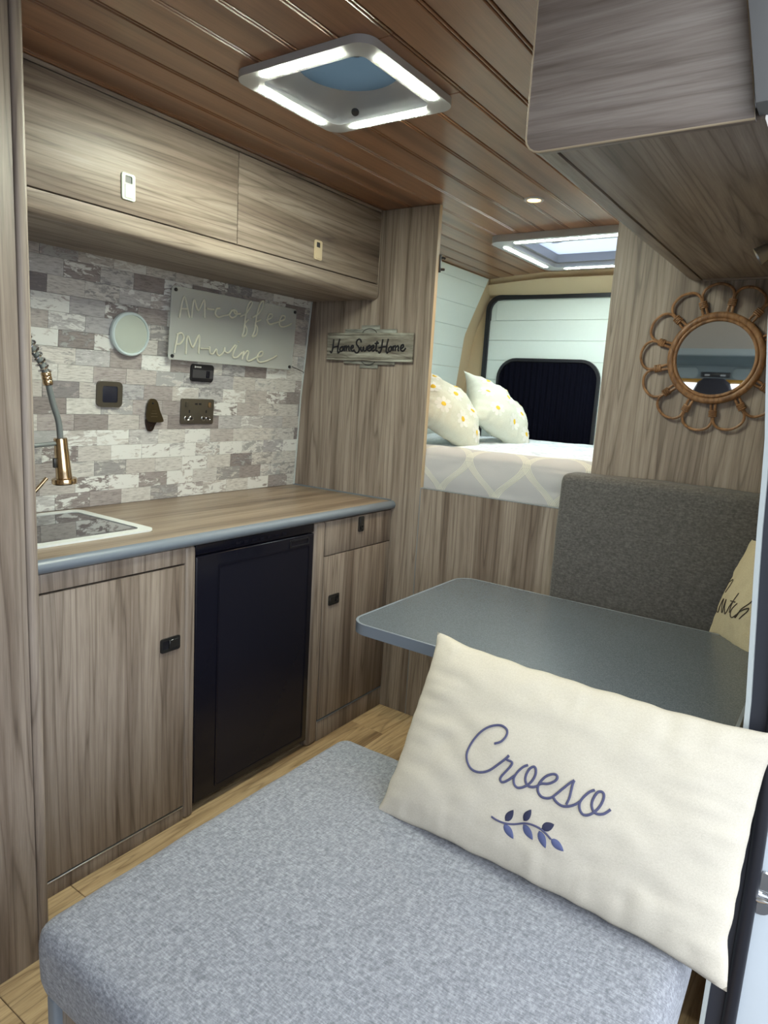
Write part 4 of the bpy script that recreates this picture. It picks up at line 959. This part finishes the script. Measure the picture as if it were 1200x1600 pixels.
# uv = (across, arc length) in metres, recovered from vertex order
mb.bm.verts.ensure_lookup_table()
for f in mb.bm.faces:
    for l in f.loops:
        i, j = divmod(l.vert.index if l.vert.index >= 0 else 0, 41)
mb.bm.verts.index_update()
for f in mb.bm.faces:
    for l in f.loops:
        i, j = divmod(l.vert.index, 41); l[uvl].uv = (1.965 * i / 150 + .03, .30 * j / 40 + .012)
dv = obj('patterned_front', mb, DUVET, t, angle=80)
def sheet_top(u, v):
    x = -.58 + 1.955 * u; y = .12 + 1.38 * v
    n = mnoise.noise(Vector((x * 4, y * 5, 7))) * .012 + mnoise.noise(Vector((x * 12, y * 13, 1))) * .005
    return Vector((x, y, 1.105 + n + .022 * (1 - (2 * u - 1) ** 4) * (1 - (2 * v - 1) ** 4)))
obj('top_sheet', MB().grid(sheet_top, 90, 70), SHEETP, t, angle=80)
# daisy pillows
def daisy(pil, parent, x, y, R_, seed):
    rg = random.Random(seed); a0 = rg.random() * 6.28
    mb = MB(); n = 8
    for k in range(n):
        a = a0 + 2 * PI * k / n; loop = []
        for r, w in ((.28, .10), (.6, .24), (.88, .22), (1.0, .10), (1.0, -.10), (.88, -.22), (.6, -.24), (.28, -.10)):
            px = x + R_ * (r * math.cos(a) - w * math.sin(a)); py = y + R_ * (r * math.sin(a) + w * math.cos(a)); loop.append(mb.bm.verts.new(pil.on(px, py, .0016 + .0004 * (k % 2))))
        mb.bm.faces.new(loop)
    d = obj('daisy', mb, PETALW, parent)
    mb = MB(); c = mb.bm.verts.new(pil.on(x, y, .0052)); rg_ = [mb.bm.verts.new(pil.on(x + R_ * .30 * math.cos(2 * PI * k / 12), y + R_ * .30 * math.sin(2 * PI * k / 12), .0028)) for k in range(12)]
    for k in range(12): mb.bm.faces.new((c, rg_[k], rg_[(k + 1) % 12]))
    obj('daisy_centre', mb, DAISYY, d)
def bed_pillow(label, c, ex, ey, w, h, seed, spots, tf=.10, tb=.07):
    t = thing('bed_pillow', label, 'pillow', c, 'daisy pillows on the bed')
    p = Pillow(c, ex, ey, w, h, tf, tb, seed, (.03, .03), .46, .016, -.02)
    obj('pillowcase', p.mesh(44, 34), PILLF, t, angle=80)
    for i, (x, y, r) in enumerate(spots): daisy(p, t, x, y, r, seed * 50 + i)
BPC, BPX, BPY = Vector((.040, .83, 1.262)), Vector((.46, .85, -.50)), Vector((-.80, -.05, .92))
SP = [(-.13, .11, .034), (.0, .12, .036), (.12, .09, .034), (-.15, .0, .036), (-.03, .01, .042), (.09, -.02, .040), (-.10, -.11, .040), (.03, -.12, .038), (.14, -.13, .040)]
bed_pillow('cream daisy pillow leaning nearest the left partition', BPC + Vector((-.063, -.41, .005)), BPX, BPY, .38, .35, 4, [(x * .92, y * .85, r) for x, y, r in SP])
bed_pillow('cream daisy pillow farther back against the boarded wall', BPC, BPX, BPY, .385, .35, 9, [(x * .92, y * .88, r) for x, y, r in SP])
# ------------------------------------------------------------------ rear bench, back cushion, table
t = thing('rear_bench', 'boxed bench with grey seat cushion under the far side of the table', 'bench', (1.08, -.30, 0))
obj('base', MB().box(.78, 1.42, -.56, -.004, 0, .36, .002), WOOD_Z, t)
obj('seat_cushion', soft_box(.755, 1.42, -.58, -.004, .361, .471, .035, .006, seed=11, cuts=8), CHARF, t)
t = tag(obj('back_cushion', soft_box(.742, 1.362, -.118, -.003, .472, 1.108, .028, .006, seed=21, cuts=14), CHARF, loc=(1.08, -.06, .472)), 'charcoal backrest cushion standing against the right partition', 'cushion')
TX0, TX1, TY0, TY1, TZ = .486, 1.425, -.9055, -.269, .7277
t = thing('table', 'speckled grey table top with a rounded blue-grey edge', 'table', (1.0, -.59, 0))
def tabpoly(ins, z):
    out = []
    for cx, cy, a_0 in ((TX0 + .055, TY0 + .055, 180), (TX1 - .006, TY0 + .006, 270), (TX1 - .006, TY1 - .006, 0), (TX0 + .055, TY1 - .055, 90)):
        r = (.055 if cx < 1 else .006) - ins
        for k in range(9):
            a = math.radians(a_0 + 90 * k / 8); out.append((cx + r * math.cos(a), cy + r * math.sin(a), z))
    return out
obj('table_top', MB().prism(tabpoly(.003, TZ - .028), (0, 0, .0278)), STONE, t)
mb = MB(); ring_prism(mb, [p[:2] for p in tabpoly(-.004, 0)], [p[:2] for p in tabpoly(.0032, 0)], lambda p: Vector((p[0], p[1], TZ - .0295)), (0, 0, .0292))
bmesh.ops.bevel(mb.bm, geom=[e for e in mb.bm.edges if abs(e.verts[0].co.z - e.verts[1].co.z) < 1e-6 and abs(e.calc_face_angle(0)) > 1], offset=.003, segments=2, affect='EDGES')
obj('edge_band', mb, GREYEDGE, t)
obj('leg', MB().lathe([(0, 0), (.06, 0), (.06, .006), (.028, .02), (.028, .66), (.07, .685), (.07, .699), (0, .699)], (1.15, -.66, .0005), (0, 0, 1), 24), ALU, t)
# second scatter cushion
pex = Vector((.56, -.81, .08)).normalized(); pey = Vector((.33, .06, .92)).normalized(); pc = Vector((1.252, -.172, .703)) + pey * .142 + pex * .100
t = thing('script_cushion', 'sand-coloured cushion with dark Cwtch script, tucked behind the table at the jamb', 'cushion', pc)
p2 = Pillow(pc, pex, pey, .21, .305, .040, .012, 31, (.02, .03), .5, .006, -.01)
obj('cover', p2.mesh(40, 30), SAND, t, angle=80)
CW = [[(-0.1495,-0.0141),(-0.1357,0.0016),(-0.134,0.0246),(-0.1495,0.0256),(-0.1797,0.0144),(-0.2082,-0.0134),(-0.2117,-0.0397),(-0.2013,-0.0602),(-0.1737,-0.0736),(-0.1495,-0.0736)],[(-0.1495,-0.0736),(-0.1392,-0.0544),(-0.1219,-0.0324),(-0.1185,-0.0508),(-0.1047,-0.07),(-0.0943,-0.031),(-0.0909,-0.0543),(-0.0719,-0.0688),(-0.0443,-0.0277)],[(-0.0357,-0.0018),(-0.0443,-0.0277),(-0.0443,-0.0475),(-0.0409,-0.061)],[(-0.0616,-0.0298),(-0.0274,-0.0281)],[(-0.0119,-0.0292),(-0.0305,-0.0518),(-0.0253,-0.067),(-0.0132,-0.0694),(0.004,-0.0574)],[(0.0773,0.0337),(0.0609,0.0083),(0.0402,-0.0201),(0.0178,-0.0417),(0.004,-0.0673)],[(-0.0012,-0.0669),(0.0144,-0.0481),(0.0489,-0.0289),(0.0437,-0.0435),(0.0213,-0.0651)]]
mb = MB()
for st in CW: mb.tube([p2.on(a.x, a.y, .0012) for a in catmull([Vector((.038 + x * .66, y, 0)) for x, y in st], 5)], .0017, n=6, flat=(p2.n, .6))
obj('lettering', mb, INKBR, t)['label'] = 'dark brown script Cwtch'
# ------------------------------------------------------------------ front bench with its big cushion and the Croeso pillow
t = thing('front_bench', 'grey melange upholstered bench in the foreground on a wooden box base', 'bench', (1.0, -1.41, 0))
obj('base', MB().box(.582, 1.40, -1.79, -1.06, 0, .325, .001), WOOD_Z, t)
obj('corner_trim', MB().box(.571, .597, -1.803, -1.775, .0, .325, .006, 3), GREYEDGE, t)['label'] = 'blue-grey corner trim on the box'
obj('seat_cushion', soft_box(.556, 1.432, -1.815, -.998, .326, .462, .036, .008, seed=2, cuts=26, lump=.0025), GREYF, t)
pc = Vector((1.1585, -1.124, .6313)); pex = Vector((.9996, -.0262, -.0039)); pey = Vector((.0162, .4897, .8717))
t = thing('welcome_pillow', 'cream rectangular pillow embroidered Croeso with a leaf sprig, propped on the front bench', 'pillow', pc)
p1 = Pillow(pc, pex, pey, .662, .382, .070, .085, 5, (.010, .022), .44, .009, -.018)
obj('cover', p1.mesh(84, 56), CREAM, t, angle=80)
mb = MB()
for st in CRO: mb.tube([p1.on(a.x, a.y, .0012) for a in catmull([Vector((x, y, 0)) for x, y in st], 6)], .0023, n=8, flat=(p1.n, .6))
obj('lettering', mb, THREAD, t)['label'] = 'indigo embroidered script Croeso'
mb = MB()
for st in BRANCH: mb.tube([p1.on(a.x, a.y, .0011) for a in catmull([Vector((x, y, 0)) for x, y in st], 6)], .0018, n=8, flat=(p1.n, .6))
obj('stem', mb, THREAD, t)
for k, ((bx, by), (tx, ty)) in enumerate(LEAF):
    b, e = Vector((bx, by)), Vector((tx, ty)); d = e - b; nrm = Vector((-d.y, d.x)); mb = MB(); cols = []
    wd = .60 if k == 2 else .50
    for i in range(9):
        f = i / 8; w = wd * .5 * math.sin(PI * f ** .8) ** .8 if 0 < f < 1 else 0
        c = b + d * f
        cols.append([mb.bm.verts.new(p1.on((c + nrm * w * s_).x, (c + nrm * w * s_).y, .0016 if abs(s_) < .9 else .0004)) for s_ in (-1, -.5, 0, .5, 1)] if w > 1e-6 else [mb.bm.verts.new(p1.on(c.x, c.y, .0006))])
    for A, B in zip(cols, cols[1:]):
        for q_ in range(4):
            if len(A) == 1: mb.bm.faces.new((A[0], B[q_], B[q_ + 1]))
            elif len(B) == 1: mb.bm.faces.new((A[q_], B[0], A[q_ + 1]))
            else: mb.bm.faces.new((A[q_], B[q_], B[q_ + 1], A[q_ + 1]))
    obj('leaf', mb, NAVY if k < 3 else NAVY2, t)['label'] = 'dark navy embroidered leaf' if k < 3 else 'slate blue embroidered leaf'
# ------------------------------------------------------------------ cab furniture seen in the mirror
def cab_seat(x, label):
    t = thing('cab_seat', label, 'seat', (x, -2.95, 0))
    obj('seat_base', soft_box(x - .25, x + .25, -3.45, -2.95, .28, .52, .06, .01, cuts=6), SEATF, t)
    obj('backrest', soft_box(x - .25, x + .25, -3.0, -2.84, .50, 1.30, .07, .01, cuts=8), SEATF, t)
    hp = [(x - .155, 1.36), (x - .135, 1.45), (x - .10, 1.535), (x - .06, 1.565), (x + .06, 1.565), (x + .10, 1.535), (x + .135, 1.45), (x + .155, 1.36), (x + .12, 1.33), (x - .12, 1.33)]
    obj('headrest', MB().prism([(a, -2.98, b) for a, b in hp], (0, .09, 0), .02, 4), SEATF, t)
    for s_ in (-1, 1): obj('headrest_post', MB().tube([(x + s_ * .06, -2.93, 1.28), (x + s_ * .06, -2.93, 1.36)], .007, n=8), CHROME, t)
    obj('pedestal', MB().box(x - .2, x + .2, -3.4, -2.95, -.05, .28, .01), BLACK, t)
cab_seat(.665, 'black cab seat whose headrest shows in the mirror')
def visor(x0, x1, label):
    t = tag(obj('sun_visor', MB().prism([(x, -3.50, z) for x, z in rrect((x0 + x1) / 2, 1.628, x1 - x0, .082, .03, 5)], (0, -.022, -.004), .006), plain('grey_visor', (.27, .32, .325), .6), loc=((x0 + x1) / 2, -3.5, 1.628)), label, 'sun visor')
visor(.10, .450, 'grey sun visor reflected in the left of the mirror')
visor(.690, 1.05, 'grey sun visor reflected in the right of the mirror')
t = thing('roof_console', 'dark rectangular console between the sun visors, reflected in the mirror', 'console', (.575, -3.49, 1.615))
obj('housing', MB().box(.470, .682, -3.51, -3.485, 1.596, 1.636, .008, 3), BLACK, t)
for xx in (.52, .63): obj('lamp', MB().box(xx - .018, xx + .018, -3.486, -3.482, 1.606, 1.618, .002), WHITEPL, t)
